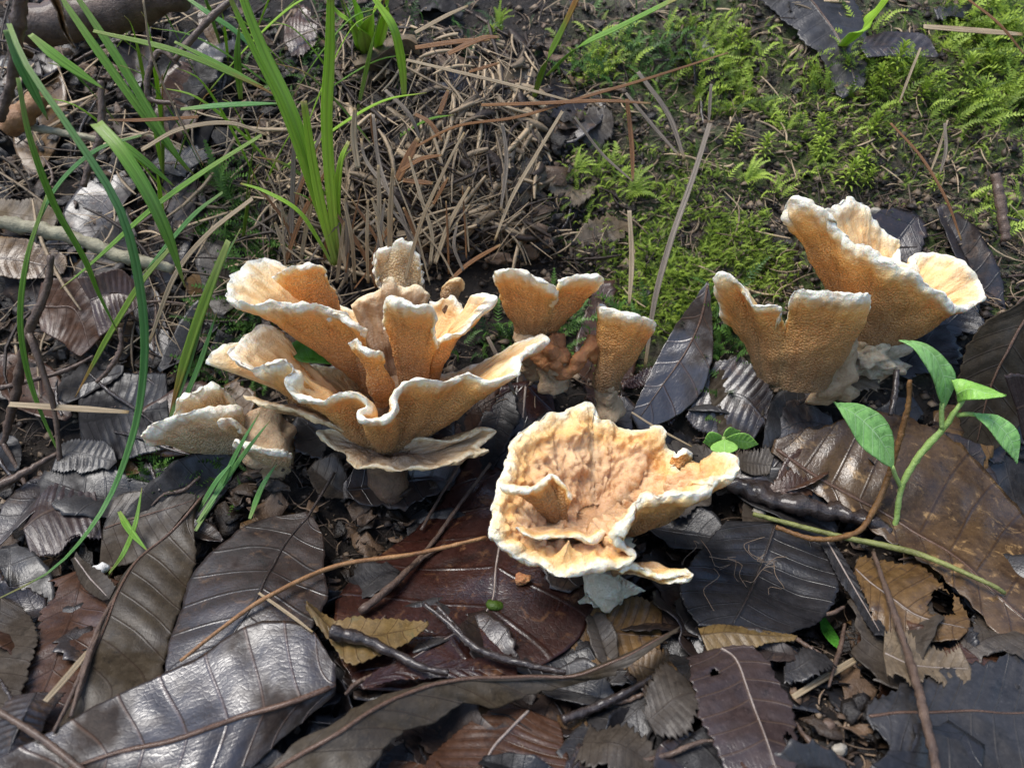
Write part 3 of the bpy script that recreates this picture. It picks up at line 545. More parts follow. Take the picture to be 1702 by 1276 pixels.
def leaf(label, mat, Lp, Mp, Rp, lift=.3, group=None, rib='vein_brown', ribr=.035, petiole=None, name='dead_leaf', t=.02, cat='leaf', **kw):
    l, m, r = [[lpt(p, lift) for p in q] for q in (Lp, Mp, Rp)]
    Q, F4, at, mm, mid = leaf_sheet(l, m, r, **kw)
    T = thing(name, Q[np.argmin(Q[:, 2])], label, cat, group)
    o = obj('blade', Q, F4, M[mat], T, attrs=at); solid(o, t)
    if rib:
        pts = list(mid[1:-1:2] + A([0, 0, .012]))
        if petiole: pts = [lpt(p, lift) for p in petiole] + pts
        V, Fc = tube(pts, [ribr, ribr * .8, ribr * .35], 6, 40, 1, .1); obj('midrib', V, Fc, M[rib], o)
    return T

LF = leaf
LF('glossy dark brown leaf with sky sheen and raised midrib, overlapping the spotted purple leaf', 'l_gloss',
   [(558, 1108), (510, 1042), (425, 1036), (330, 1093), (200, 1150), (80, 1218), (-60, 1290)], [(558, 1140, .5), (480, 1170, .6), (400, 1192, .62), (300, 1228, .6), (180, 1256, .55), (60, 1300, .5), (-60, 1330, .4)], [(556, 1152, .4), (505, 1195, .3), (455, 1238, .2), (400, 1290, .12), (300, 1350, .1), (150, 1380, .1), (-40, 1380, .1)], lift=.55, seed=1, nveins=9, ribr=.05, quilt=.016, serr=.015)
LF('broad dark purple leaf with pale specks and dark stalk under glossy brown leaf', 'l_dark',
   [(514, 850), (430, 867), (384, 890), (343, 925), (314, 968), (299, 1024), (281, 1070), (270, 1130)], [(515, 856), (490, 885), (466, 919), (445, 960), (429, 998), (408, 1030), (385, 1062), (330, 1135)], [(518, 858), (535, 885), (541, 915), (538, 950), (545, 983), (537, 1012), (500, 1070), (420, 1130)], lift=.42, seed=2, nveins=7, rib='twig_dark', ribr=.035, petiole=[(556, 785), (534, 822)], serr=.02)
LF('long olive brown leaf folded along its midrib, tip pointing at the grass', 'l_olive',
   [(338, 822), (325, 863), (327, 923), (313, 962), (298, 1010), (276, 1091), (262, 1125), (187, 1165), (110, 1210)], [(339, 822, .5), (300, 870, .55), (250, 920, .6), (222, 948, .65), (198, 985, .65), (172, 1040, .6), (150, 1092, .55), (135, 1150, .5), (100, 1215, .4)], [(337, 824, .3), (290, 880, .3), (240, 930, .3), (212, 958, .3), (188, 995, .3), (160, 1050, .25), (138, 1100, .2), (122, 1155, .2), (92, 1220, .2)], lift=.38, seed=3, nveins=10, serr=.035, quilt=.03)
LF('grey brown weathered leaf lying at the edge beside a crumbled dark brown leaf', 'l_grey',
   [(36, 1008), (60, 1050), (62, 1092), (36, 1143), (10, 1180)], [(0, 990), (-5, 1040), (-15, 1090), (-30, 1140), (-40, 1190)], [(-60, 990), (-90, 1050), (-100, 1100), (-100, 1150), (-80, 1200)], lift=.3, seed=4, rib=None, serr=.05)
LF('crumbled wet dark brown leaf under the long olive leaf', 'l_rust', [(195, 965), (185, 1010), (165, 1070), (120, 1150), (95, 1215)], [(140, 945), (120, 1010), (100, 1080), (70, 1150), (40, 1215)], [(95, 960), (70, 1030), (50, 1100), (30, 1160), (10, 1220)], lift=.16, seed=5, wob=.22, serr=.1, rib=None)
LF('dark brown curled leaf with black hollow beneath at the lower edge', 'l_dark', [(110, 1150), (90, 1180), (70, 1215), (60, 1250)], [(60, 1150, .5), (40, 1185, .6), (25, 1215, .6), (10, 1260, .5)], [(0, 1160, .2), (-15, 1190, .2), (-20, 1230, .2), (-30, 1270, .2)], lift=.4, seed=6, rib=None)
LF('small grey curled leaf tip beside a white chip', 'l_grey', [(128, 916), (150, 940), (175, 952), (192, 975)], [(124, 925, .55), (148, 958, .5), (168, 980, .5), (182, 996, .45)], [(118, 930, .4), (132, 965, .35), (150, 985, .35), (172, 998, .35)], lift=.65, seed=7, wob=.08, rib='vein_pale', ribr=.02, nl=30, nw=10)
LF('dull brown grey leaf behind the tip of the long olive leaf', 'l_grey', [(190, 828), (225, 815), (270, 812), (325, 822)], [(170, 880), (220, 860), (270, 845), (325, 830)], [(165, 940), (215, 935), (265, 905), (318, 840)], lift=.2, seed=8, rib='vein_brown', ribr=.025)
LF('brown leaf with a torn knot, under the arching blue green blade', 'l_purple', [(60, 840), (90, 805), (125, 790), (155, 800)], [(40, 880), (80, 860), (120, 845), (165, 850)], [(50, 920), (90, 915), (130, 900), (170, 890)], lift=.2, seed=9, wob=.22, serr=.09, rib=None)
LF('long grey olive leaf arching over wet twigs with its thin tip raised', 'l_olive',
   [(430, 1285), (500, 1235), (550, 1210), (615, 1164), (691, 1134), (767, 1120), (825, 1117), (882, 1117), (958, 1120), (1035, 1094), (1096, 1060), (1131, 1040)], [(440, 1290, .62), (512, 1248, .75), (565, 1218, .8), (628, 1175, .82), (700, 1143, .82), (775, 1126, .8), (830, 1123, .78), (885, 1121, .78), (958, 1124, .78), (1034, 1098, .9), (1095, 1064, .95), (1130, 1042, 1.0)], [(560, 1330, .5), (607, 1276, .5), (634, 1255, .5), (672, 1217, .5), (721, 1198, .5), (770, 1170, .5), (825, 1173, .5), (890, 1152, .55), (958, 1134, .65), (1027, 1115, .8), (1088, 1078, .9), (1127, 1048, 1.0)], lift=.7, seed=10, nveins=12, serr=.05, vk=.6, quilt=.02, ribr=.04)
LF('huge dark red glossy leaf spread under the cup mushroom', 'l_red',
   [(835, 640), (790, 740), (735, 830), (690, 880), (610, 940), (560, 1000), (560, 1080), (590, 1140)], [(875, 632), (868, 700), (852, 780), (838, 860), (825, 940), (808, 1020), (700, 1085), (600, 1145)], [(915, 640), (935, 720), (985, 800), (1020, 900), (990, 1010), (940, 1085), (840, 1130), (680, 1150)], lift=.14, seed=11, wob=.10, nveins=9, rib='vein_pale', ribr=.028, serr=.02)
LF('ochre leaf scrap with curled pale horn beside the dark stalk', 'l_yellow', [(508, 1000), (557, 1032), (600, 1026), (655, 1028), (712, 1034)], [(509, 1004, .7), (553, 1046), (605, 1060), (660, 1050), (713, 1037)], [(511, 1012, .6), (548, 1066), (590, 1108), (650, 1080), (706, 1045)], lift=.42, seed=12, rib=None, serr=.05)
LF('golden mottled dark leaf under the torn white stem', 'l_gold', [(950, 1012), (1000, 1003), (1050, 1000), (1100, 1010)], [(940, 1045), (990, 1050), (1045, 1050), (1100, 1055)], [(950, 1080), (990, 1102), (1045, 1098), (1095, 1085)], lift=.16, seed=13, rib=None, serr=.08)
LF('narrow dark red leaf edge poking out under the arching leaf', 'l_red', [(598, 1138), (640, 1108), (700, 1096), (780, 1092), (850, 1085)], [(600, 1142), (650, 1120), (710, 1110), (790, 1108), (860, 1110)], [(604, 1146), (655, 1130), (715, 1125), (790, 1128), (860, 1130)], lift=.42, seed=14, rib=None)
LF('wet brown leaf in the shade below the arching leaf', 'l_rust', [(840, 1165), (800, 1190), (740, 1230), (690, 1290)], [(880, 1180), (845, 1215), (815, 1250), (790, 1310)], [(930, 1200), (940, 1240), (945, 1275), (940, 1320)], lift=.18, seed=15, rib='vein_pale', ribr=.03)
LF('black wet leaf with fine pale roots beside the cup mushroom', 'l_black', [(1205, 865), (1170, 910), (1130, 965), (1135, 1010), (1165, 1042)], [(1290, 868), (1275, 915), (1255, 965), (1235, 1010), (1215, 1045)], [(1380, 890), (1395, 940), (1390, 990), (1360, 1035), (1310, 1055)], lift=.3, seed=16, rib='twig_dark', ribr=.03, wob=.15)
LF('rolled tan leaf edge above the purple brown leaf', 'l_yellow', [(1160, 1042), (1200, 1038), (1260, 1045), (1325, 1056)], [(1165, 1055, .5), (1210, 1050, .5), (1265, 1056, .45), (1325, 1059)], [(1175, 1080), (1215, 1075), (1265, 1072), (1320, 1064)], lift=.38, seed=17, rib=None, wob=.08)
LF('purple brown veined leaf with a torn hole and tiny moss sprig', 'l_purple', [(1145, 1092), (1152, 1130), (1160, 1180), (1190, 1240), (1230, 1310)], [(1195, 1075), (1222, 1095), (1245, 1150), (1270, 1215), (1300, 1310)], [(1243, 1058), (1278, 1098), (1309, 1154), (1322, 1205), (1325, 1310)], lift=.38, seed=18, nveins=7, rib='vein_pale', ribr=.018, bites=((.72, .72, .03, .12), (.2, -.55, .025, .12)), serr=.05)
LF('large slate grey leaf under the long grey stick', 'l_slate', [(1440, 1178), (1480, 1150), (1560, 1130), (1640, 1100), (1740, 1060)], [(1438, 1192), (1500, 1190), (1580, 1190), (1660, 1190), (1760, 1180)], [(1446, 1205), (1475, 1235), (1470, 1290), (1560, 1330), (1760, 1330)], lift=.3, seed=19, rib='vein_brown', ribr=.025, serr=.10, wob=.2)
LF('torn golden brown leaf leaning against the grey stick', 'l_gold', [(1425, 932), (1470, 925), (1530, 945), (1580, 990), (1612, 1030)], [(1420, 945), (1450, 975), (1500, 1010), (1550, 1030), (1612, 1045)], [(1425, 965), (1440, 1010), (1470, 1045), (1520, 1062), (1590, 1065)], lift=.4, seed=20, rib='vein_pale', ribr=.016, serr=.10, wob=.2, bites=((.75, -.6, .1, .4),))
LF('ragged pale grey skeleton leaf crumbling over the slate leaf', 'l_tan', [(1470, 1055), (1510, 1060), (1560, 1068), (1605, 1090)], [(1468, 1085), (1510, 1100), (1560, 1105), (1615, 1110)], [(1475, 1130), (1515, 1150), (1555, 1140), (1612, 1142)], lift=.45, seed=21, rib='vein_pale', ribr=.014, serr=.16, wob=.28, bites=((.5, .9, .12, .4), (.15, .95, .1, .3), (.85, .9, .08, .4)))
LF('thin black strip of folded leaf beside the torn golden leaf', 'l_black', [(1360, 900), (1385, 940), (1420, 1000), (1455, 1055)], [(1372, 895), (1400, 940), (1435, 1000), (1465, 1055)], [(1385, 895), (1412, 938), (1446, 1000), (1478, 1060)], lift=.42, seed=22, rib='vein_pale', ribr=.02)
LF('big wet mottled brown leaf behind the green seedling', 'l_spot', [(1286, 735), (1380, 702), (1466, 682), (1540, 706), (1600, 745), (1642, 785), (1690, 840), (1740, 910)], [(1284, 742), (1345, 785), (1412, 822), (1470, 852), (1530, 892), (1580, 925), (1640, 980), (1720, 1040)], [(1282, 748), (1335, 805), (1398, 850), (1455, 885), (1510, 925), (1560, 960), (1620, 1015), (1700, 1080)], lift=.4, seed=23, nveins=9, serr=.06, quilt=.035, wob=.14, ribr=.045)
LF('dark veined leaf leaning on the moss behind the cup mushroom', 'l_gloss', [(1176, 468, 1.1), (1148, 505, 1.0), (1118, 548, .85), (1084, 612, .6), (1048, 690, .3)], [(1177, 470, 1.1), (1165, 530, .9), (1140, 585, .7), (1098, 645, .5), (1056, 705, .25)], [(1178, 470, 1.1), (1184, 540, .85), (1182, 605, .65), (1150, 672, .4), (1064, 722, .2)], seed=24, nveins=6, vk=1.3, rib='vein_brown', ribr=.03, serr=.015)
LF('bumpy wet purple leaf beside the three leaved green sprout', 'l_dark', [(1190, 598), (1225, 600), (1262, 612), (1285, 660)], [(1165, 640), (1200, 650), (1240, 665), (1272, 700)], [(1140, 690), (1165, 715), (1205, 728), (1250, 735)], lift=.3, seed=25, rib=None, wob=.25, serr=.07)
LF('dull brown leaf under the skirted mushroom', 'l_olive', [(1215, 590), (1240, 596), (1262, 640), (1270, 690)], [(1200, 610), (1212, 640), (1222, 680), (1230, 720)], [(1180, 625), (1180, 660), (1190, 700), (1195, 730)], lift=.35, seed=26, rib=None, wob=.2)
LF('upright mottled olive leaf standing behind the seedling', 'l_olive', [(1700, 500, 16.2), (1622, 552, 15.9), (1596, 610, 15.6), (1592, 660, 15.3), (1605, 740, 14.9)], [(1740, 480, 16.4), (1685, 565, 15.8), (1655, 630, 15.4), (1635, 690, 15.1), (1622, 745, 14.8)], [(1790, 520, 16.3), (1750, 610, 15.6), (1720, 680, 15.2), (1690, 720, 14.9), (1650, 752, 14.7)], seed=27, nveins=8, serr=.05, ribr=.04)
LF('dark maroon curled leaf piece in front of the upright olive leaf', 'l_purple', [(1670, 625, 14.6), (1690, 622, 14.6), (1730, 625, 14.6)], [(1690, 680, 14.4), (1712, 675, 14.4), (1750, 670, 14.4)], [(1700, 730, 14.2), (1715, 725, 14.2), (1760, 720, 14.2)], seed=28, rib=None, nl=24, nw=10)
LF('glossy reddish brown curled leaf by the forked twig', 'l_rust', [(68, 470), (95, 462), (128, 462), (150, 500), (170, 560)], [(60, 510), (90, 510), (120, 512), (138, 540), (150, 580)], [(70, 552), (85, 560), (105, 570), (120, 585), (135, 592)], lift=.5, seed=29, wob=.2, rib='vein_brown', ribr=.02)
LF('rust brown leaf folded over beside the yellowing blade', 'l_rust', [(128, 462, 1.0), (160, 455, 1.1), (200, 448, 1.0), (225, 470, .8)], [(150, 500), (180, 490), (205, 490), (232, 500)], [(165, 560), (190, 545), (215, 525), (230, 510)], lift=.7, seed=30, wob=.2, rib=None)
LF('pale tan rotting leaf above the lichen stick', 'l_tan', [(-10, 330), (25, 330), (60, 335), (92, 352)], [(-15, 350), (25, 355), (60, 360), (95, 365)], [(-10, 375), (25, 380), (60, 385), (88, 382)], lift=.4, seed=31, rib=None, serr=.06)
LF('rust and yellow leaf under the lichen stick', 'l_gold', [(-20, 395), (30, 395), (80, 410), (110, 425)], [(-20, 430), (30, 432), (75, 440), (112, 440)], [(-20, 460), (30, 462), (70, 462), (105, 455)], lift=.3, seed=32, rib=None, wob=.18)
LF('dark ribbed leaf shining blue in the hollow left of the pale cluster', 'l_black', [(130, 640), (180, 620), (230, 615), (275, 620)], [(130, 700), (185, 690), (235, 685), (280, 680)], [(140, 770), (190, 765), (235, 760), (285, 745)], lift=.2, seed=33, nveins=11, wob=.15, rib=None)
LF('torn blue grey leaf hanging below the flat straw', 'l_slate', [(100, 735), (130, 730), (165, 735), (190, 750)], [(95, 755), (130, 752), (160, 760), (195, 768)], [(85, 785), (115, 785), (150, 780), (180, 782)], lift=.4, seed=34, rib=None, serr=.08)
LF('dark bluish leaf at the bank top beside the broad bent grass blade', 'l_slate', [(1262, 0), (1290, 25), (1325, 60), (1370, 110), (1400, 165)], [(1330, -20), (1360, 15), (1385, 50), (1410, 95), (1425, 150)], [(1400, -25), (1425, 10), (1440, 45), (1440, 95), (1435, 145)], lift=.35, seed=35, serr=.06, rib='vein_brown', ribr=.03)
LF('dark drooping leaf under the twig on the upper bank', 'l_dark', [(1440, 60), (1490, 50), (1540, 60), (1560, 90)], [(1430, 80), (1480, 78), (1530, 85), (1560, 93)], [(1440, 95), (1480, 95), (1520, 95), (1555, 96)], lift=.45, seed=36, rib=None)
LF('brown leaf with golden edge stuck in the mossy bank', 'l_gold', [(1362, 100), (1380, 120), (1405, 145), (1430, 165)], [(1368, 95), (1390, 112), (1412, 138), (1432, 160)], [(1376, 92), (1400, 105), (1422, 130), (1436, 152)], lift=.3, seed=37, rib=None, nl=24, nw=8)
LF('curled grey bark like leaf on top of the straw mound', 'l_tan', [(580, 95), (610, 88), (640, 70), (665, 55), (690, 60)], [(590, 110, .9), (620, 100, 1.0), (648, 80, 1.0), (672, 65, 1.0), (695, 75, .8)], [(600, 125), (630, 115), (655, 100), (680, 90), (700, 95)], lift=.5, seed=38, rib=None, serr=.06)
LF('shiny grey leaf lying on the mound top among straw', 'l_tan', [(830, 110), (855, 105), (885, 118), (895, 135)], [(822, 122), (850, 122), (875, 132), (890, 145)], [(820, 140), (845, 140), (868, 148), (885, 152)], lift=.3, seed=39, rib=None, nl=24, nw=10)
for i, (q, col, lb) in enumerate([
    ([(850, 280), (905, 268), (900, 330), (845, 345)], 'l_tan', 'grey papery leaf hanging down the front of the straw mound'),
    ([(930, 270), (990, 285), (975, 340), (915, 330)], 'l_tan', 'crumpled grey leaf at the right side of the straw mound'),
    ([(950, 380), (1030, 350), (1050, 400), (960, 430)], 'l_tan', 'crumpled greyish leaf with moss behind the fan mushroom'),
    ([(960, 190), (1010, 180), (1020, 225), (975, 240)], 'l_grey', 'faded leaf under crossing straws on the bank'),
    ([(250, 250), (330, 230), (345, 290), (270, 300)], 'l_slate', 'blue grey wet leaf behind the green blades'),
    ([(290, 150), (370, 60), (400, 100), (330, 170)], 'l_slate', 'wet bluish leaf far behind the grass'),
    ([(480, 10), (525, 5), (520, 90), (475, 100)], 'l_rust', 'brown upright leaf piece behind the grass tuft'),
    ([(100, 0), (240, -20), (250, 60), (110, 60)], 'l_olive', 'dull brown leaf at the far left of the upper litter'),
    ([(1560, 10), (1640, 5), (1660, 35), (1570, 40)], 'l_slate', 'pale blue grey leaf at the top of the bank'),
    ([(1100, 640), (1150, 655), (1130, 690), (1095, 690)], 'l_red', 'dark maroon leaf bit wedged beside the veined leaf'),
    ([(1035, 625), (1085, 612), (1075, 640), (1040, 650)], 'l_red', 'small maroon leaf tip behind the trumpet mushroom'),
    ([(1060, 1150), (1120, 1120), (1180, 1200), (1110, 1240)], 'l_grey', 'dull folded grey leaf beside the purple brown leaf'),
    ([(1040, 1070), (1110, 1090), (1130, 1150), (1060, 1140)], 'l_gold', 'small crumpled golden leaf below the raised leaf tip'),
    ([(860, 1190), (950, 1165), (980, 1230), (900, 1276)], 'l_spot', 'mottled wet brown leaf near the lower edge under a black twig'),
    ([(1000, 1190), (1100, 1240), (1060, 1300), (960, 1290)], 'l_grey', 'greyish brown leaf at the lower edge between rotten scraps'),
    ([(1310, 1085), (1345, 1070), (1390, 1120), (1310, 1145)], 'l_slate', 'small slate leaf in the hollow by the pale straw'),
    ([(1600, 1050), (1700, 1000), (1740, 1080), (1630, 1110)], 'l_grey', 'grey rotten leaf at the right beside the skeleton leaf'),
    ([(1440, 590), (1500, 560), (1600, 540), (1560, 640)], 'l_black', 'flat black bark like leaf below the tall right mushroom'),
    ([(1500, 530), (1600, 500), (1640, 490), (1620, 580)], 'l_black', 'black leaf half under the right lobe of the tall mushroom'),
    ([(1360, 640), (1440, 610), (1490, 620), (1420, 665)], 'l_tan', 'torn greyish leaf at the crumbling white stem'),
    ([(1280, 800), (1340, 790), (1360, 830), (1290, 830)], 'l_rust', 'brown curled leaf bit above the thick wet branch'),
    ([(1230, 740), (1285, 745), (1270, 800), (1235, 795)], 'l_grey', 'dull leaf fragment below the three leaved sprout')]):
    a, b, c, d = [A(p, float) for p in q]
    m0, m1 = (a + d) / 2, (b + c) / 2; W1 = [R.uniform(.15, .6), R.uniform(.8, 1.15), R.uniform(.8, 1.2), R.uniform(.1, .6)]
    ms = [tuple(m0 + (m1 - m0) * f) for f in (-.12, .33, .66, 1.12)]
    ls = [tuple(A(m_) + (a + (b - a) * f - (m0 + (m1 - m0) * f)) * k_) for m_, f, k_ in zip(ms, (0, .33, .66, 1), W1)]
    rs = [tuple(A(m_) + (d + (c - d) * f - (m0 + (m1 - m0) * f)) * k_) for m_, f, k_ in zip(ms, (0, .33, .66, 1), W1[::-1])]
    LF(lb, col, ls, ms, rs, lift=.22 + .12 * R.random(), seed=60 + i, wob=.3, serr=.14, rib=None, nl=30, nw=11)

# loose leaf litter: many whole and broken leaves lying on the soil
def ground_leaf(x, y, ang, L, W, mat, label, group, seed, lift=.06, curl=.1, broken=False):
    n = 7; s = np.linspace(0, 1, n); c, sn = math.cos(ang), math.sin(ang)
    prof = np.sin(np.pi * np.clip(s * .94 + .03, 0, 1)) ** .8 * W * .5
    if broken: prof = prof * (0.55 + .6 * np.array([R.random() for _ in s])) + .12
    bend = (s - .5) ** 2 * R.uniform(-.9, .9) * L * .4
    ax, ay = x + c * (s - .5) * L - sn * bend, y + sn * (s - .5) * L + c * bend
    def line(o, zl):
        X_, Y_ = ax - sn * o, ay + c * o; return np.stack([X_, Y_, hs(X_, Y_) + lift + zl + tx * (X_ - x) + ty * (Y_ - y)], 1)
    ez = curl * np.sin(np.pi * s); tx, ty = R.uniform(-.22, .22), R.uniform(-.22, .22)
    Q, F4, at, m_, mid = leaf_sheet(line(-prof, ez), line(prof * 0, 0 * s), line(prof, ez * R.uniform(.2, 1)), nl=26, nw=8, seed=seed, wob=.2, serr=.09 if broken else .03, nveins=R.choice((5, 6, 8, 10)), quilt=.006, vk=R.uniform(.5, 1.3))
    o = obj('dead_leaf', Q, F4, M[mat], attrs=at); solid(o, .018); tag(o, label, 'leaf', group); return o
MARKS = [(300, 1180, 'beside the glossy sheeny leaf'), (400, 820, 'below the pale mushroom cluster'), (150, 360, 'near the lichen stick'), (250, 180, 'among the crossing green blades'), (740, 60, 'on top of the straw mound'), (850, 400, 'in the hollow under the straw mound'),
         (1300, 200, 'on the mossy bank'), (1320, 840, 'beside the thick wet branch'), (1600, 1180, 'around the large slate leaf'), (1220, 1180, 'around the purple brown leaf'), (760, 1190, 'around the arching olive leaf'), (650, 960, 'at the huge dark red leaf'), (1600, 330, 'behind the tall right mushroom'),
         (110, 690, 'near the level flat straw'), (20, 1080, 'by the grey weathered leaf'), (1650, 680, 'beside the upright olive leaf'), (60, 60, 'near the grey log end'), (60, 880, 'under the arching blue green blade'), (1240, 950, 'around the black rooty leaf'), (1500, 980, 'around the torn golden leaf'), (1150, 640, 'near the leaning veined leaf'), (480, 60, 'behind the upright grass tuft'), (1560, 80, 'in the star moss')]
def where(px, py): return min(MARKS, key=lambda m_: (m_[0] - px) ** 2 + (m_[1] - py) ** 2)[2]
kinds = [('l_dark', 'small dark leaf lying half buried in the wet litter', 'dark leaves in the litter'), ('l_rust', 'small rust brown leaf lying half buried in the wet litter', 'rust leaves in the litter'),
         ('l_grey', 'small grey brown leaf lying half buried in the wet litter', 'grey leaves in the litter'), ('l_gold', 'small golden brown leaf lying half buried in the wet litter', 'golden leaves in the litter'),
         ('l_slate', 'small slate coloured leaf lying half buried in the wet litter', 'slate leaves in the litter'), ('l_black', 'small black leaf lying half buried in the wet litter', 'black leaves in the litter')]
cnt = 0
for i in range(560):
    px, py = R.uniform(-250, 1950), R.uniform(20, 1400) if i % 3 else R.uniform(700, 1400)
    if i > 400: px, py = (R.uniform(-60, 560), R.uniform(10, 500)) if i < 520 else (R.uniform(900, 1300), R.uniform(-10, 60))
    q = G(px, py)
    if mossy(q[0], q[1]) > .35 and R.random() < .9: continue
    if 380 < px < 1000 and 330 < py < 640: continue
    k = R.choices(range(6), [5, 1.3, 2, .7, 3, 4])[0]
    L = R.uniform(.8, 3.0); wr = R.uniform(.3, .65); br = R.random() < .65; cl = R.uniform(-.1, .45)
    lb = '%s %s %s leaf %s %s' % ('broken' if br else 'whole', 'narrow' if wr < .42 else 'broad' if wr > .54 else 'medium', kinds[k][1].split(' leaf')[0].replace('small ', ''), 'curled up' if cl > .25 else 'lying', where(px, py))
    ground_leaf(q[0], q[1], R.uniform(0, 6.28), L, L * wr, kinds[k][0], lb, kinds[k][2], 200 + i, (R.uniform(-.32, .16) if py > 820 or px < 520 else R.uniform(0, .15)) , cl, br); cnt += 1
    if cnt > 290: break

# ------------------------------------------------------------------ green blades and straw
def blade_mesh(pts, w, n=30, taper=(.5, 1, .9, .12), fold=.25, twist=0.0, nrmref=None):
    c = spline(pts, n); t = nrm(np.gradient(c, axis=0)); s = np.linspace(0, 1, n)
    view = nrm(CAM - c) if nrmref is None else np.repeat(A(nrmref, float)[None], n, 0)
    view = nrm(view * .55 + A([.1, -.1, .8]))                        # blades face mostly upward
    a = nrm(np.cross(t, view)); b = nrm(np.cross(a, t))
    if twist:
        ang = s * twist; a, b = a * np.cos(ang)[:, None] + b * np.sin(ang)[:, None], b * np.cos(ang)[:, None] - a * np.sin(ang)[:, None]
    ww = w * np.interp(s, np.linspace(0, 1, len(taper)), taper) * .5
    v = np.linspace(-1, 1, 5)
    Q = c[:, None] + a[:, None] * (ww[:, None] * v[None])[..., None] + b[:, None] * (ww[:, None] * fold * (np.abs(v) - .4)[None])[..., None]
    at = {'lu': np.repeat(s[:, None], 5, 1), 'lv': np.repeat(v[None], n, 0), 'rnd': np.full((n, 5), R.random())}
    return Q.reshape(-1, 3), gridfaces(n, 5), at
def blade(parent, pts, w, mat, name='blade', label=None, cat=None, group=None, **kw):
    p = [pt(q) if not isinstance(q, np.ndarray) else q for q in pts]
    Q, F4, at = blade_mesh(p, w, **kw); o = obj(name, Q, F4, M[mat], parent, base=None if parent else p[0], attrs=at); solid(o, .012)
    if label: tag(o, label, cat, group)
    return o
t1 = thing('grass_tuft', G(560, 440), 'upright fresh green grass tuft rising behind the mushroom rosette', 'grass')
for pts, wd in [([(560, 440, 18.6), (528, 330, 18.9), (490, 200, 19.4), (440, 90, 20), (405, 0, 20.5), (395, -50, 20.8)], .27), ([(556, 435, 18.7), (520, 320, 18.9), (470, 180, 19.3), (420, 80, 19.6), (375, -20, 20)], .17),
                ([(558, 440, 18.5), (540, 370, 18.6), (520, 270, 18.9), (505, 168, 19.2)], .21), ([(562, 440, 18.6), (550, 320, 18.8), (543, 200, 19.2), (548, 90, 19.6), (550, -40, 20)], .24), ([(565, 430, 18.7), (560, 340, 18.9), (566, 270, 19.1), (580, 235, 19.4)], .16),
                ([(552, 440, 18.4), (530, 400, 18.4), (495, 350, 18.5), (440, 318, 18.8), (400, 305, 19.2)], .10)]:
    blade(t1, pts, wd, 'grass', taper=(.7, 1, .95, .6) if wd == .21 else (.6, 1, 1, .5))
t2 = thing('grass_tuft', G(640, 90), 'bright green grass tuft on top of the straw mound', 'grass')
for pts, wd in [([G(610, 100), (605, 60, 24.5), (590, 10, 24.2), (575, -40, 24)], .36), ([G(606, 95), (612, 40, 24), (640, -10, 23.6)], .4), ([G(600, 90), (590, 50, 24.5), (570, 0, 24)], .25), ([(672, 160, 22.0), (668, 110, 22.0), (655, 50, 22.1), (630, 10, 22.5), (600, -30, 23)], .22), ([G(625, 90), (640, 30, 23.8), (645, -30, 23.5)], .28), ([G(615, 80), (585, 40, 24.4), (560, 20, 24.3), (530, -20, 24.2)], .2)]:
    blade(t2, pts, wd, 'grass')
t3 = thing('grass_tuft', G(880, 165), 'two brown based green stems leaning right at the bank top', 'grass')
blade(t3, [G(885, 170), (905, 110, 23.5), (935, 50, 23.2), (968, -20, 23)], .2, 'grass_y', taper=(.6, .8, 1, .9)); blade(t3, [G(905, 130), (960, 80, 23.6), (1030, 45, 23.4), (1130, -5, 23)], .16, 'grass_m', taper=(.6, .9, 1, .9))
blade(None, [G(1395, 82), (1425, 55, 25.6), (1452, 28, 25.3), (1485, -15, 25)], .42, 'grass', 'grass_shoot', 'single broad bright green blade bent out of the moss at the bank top', 'grass', taper=(.5, .8, 1, 1))
t4 = thing('grass_tuft', G(10, 130), 'loose arching blue green grass blades sweeping down past the twigs', 'grass')
for pts, wd, mt in [([(15, 40, 17.5), (45, 110, 16.5), (120, 220, 15.5), (200, 350, 14.8), (233, 480, 14.4), (240, 600, 14.1), (222, 720, 13.8), (175, 840, 13.2), (95, 940, 12.2), (-10, 998, 11.3)], .16, 'grass_d'),
                    ([(30, 130, 16.8), (50, 230, 16.4), (90, 340, 16.2), (140, 430, 16.2), (165, 490, 16.4), (200, 560, 16.4)], .13, 'grass_m'), ([(80, 320, 16.8), (45, 430, 16.2), (34, 540, 15.8), (52, 640, 15.4), (90, 735, 14.9), (120, 784, 14.5)], .12, 'grass_m'),
                    ([(235, 225, 17.8), (160, 250, 17.2), (95, 310, 16.8), (55, 390, 16.5)], .10, 'grass_d'), ([(50, 58, 20), (100, 100, 19.6), (172, 148, 19.4)], .24, 'grass_m'), ([(10, 50, 17.8), (40, 120, 17.5), (80, 200, 17.6)], .2, 'grass_d')]:
    blade(t4, pts, wd, mt)
t5 = thing('grass_tuft', G(330, 300), 'crossing pale green grass blades in the litter left of the upright tuft', 'grass')
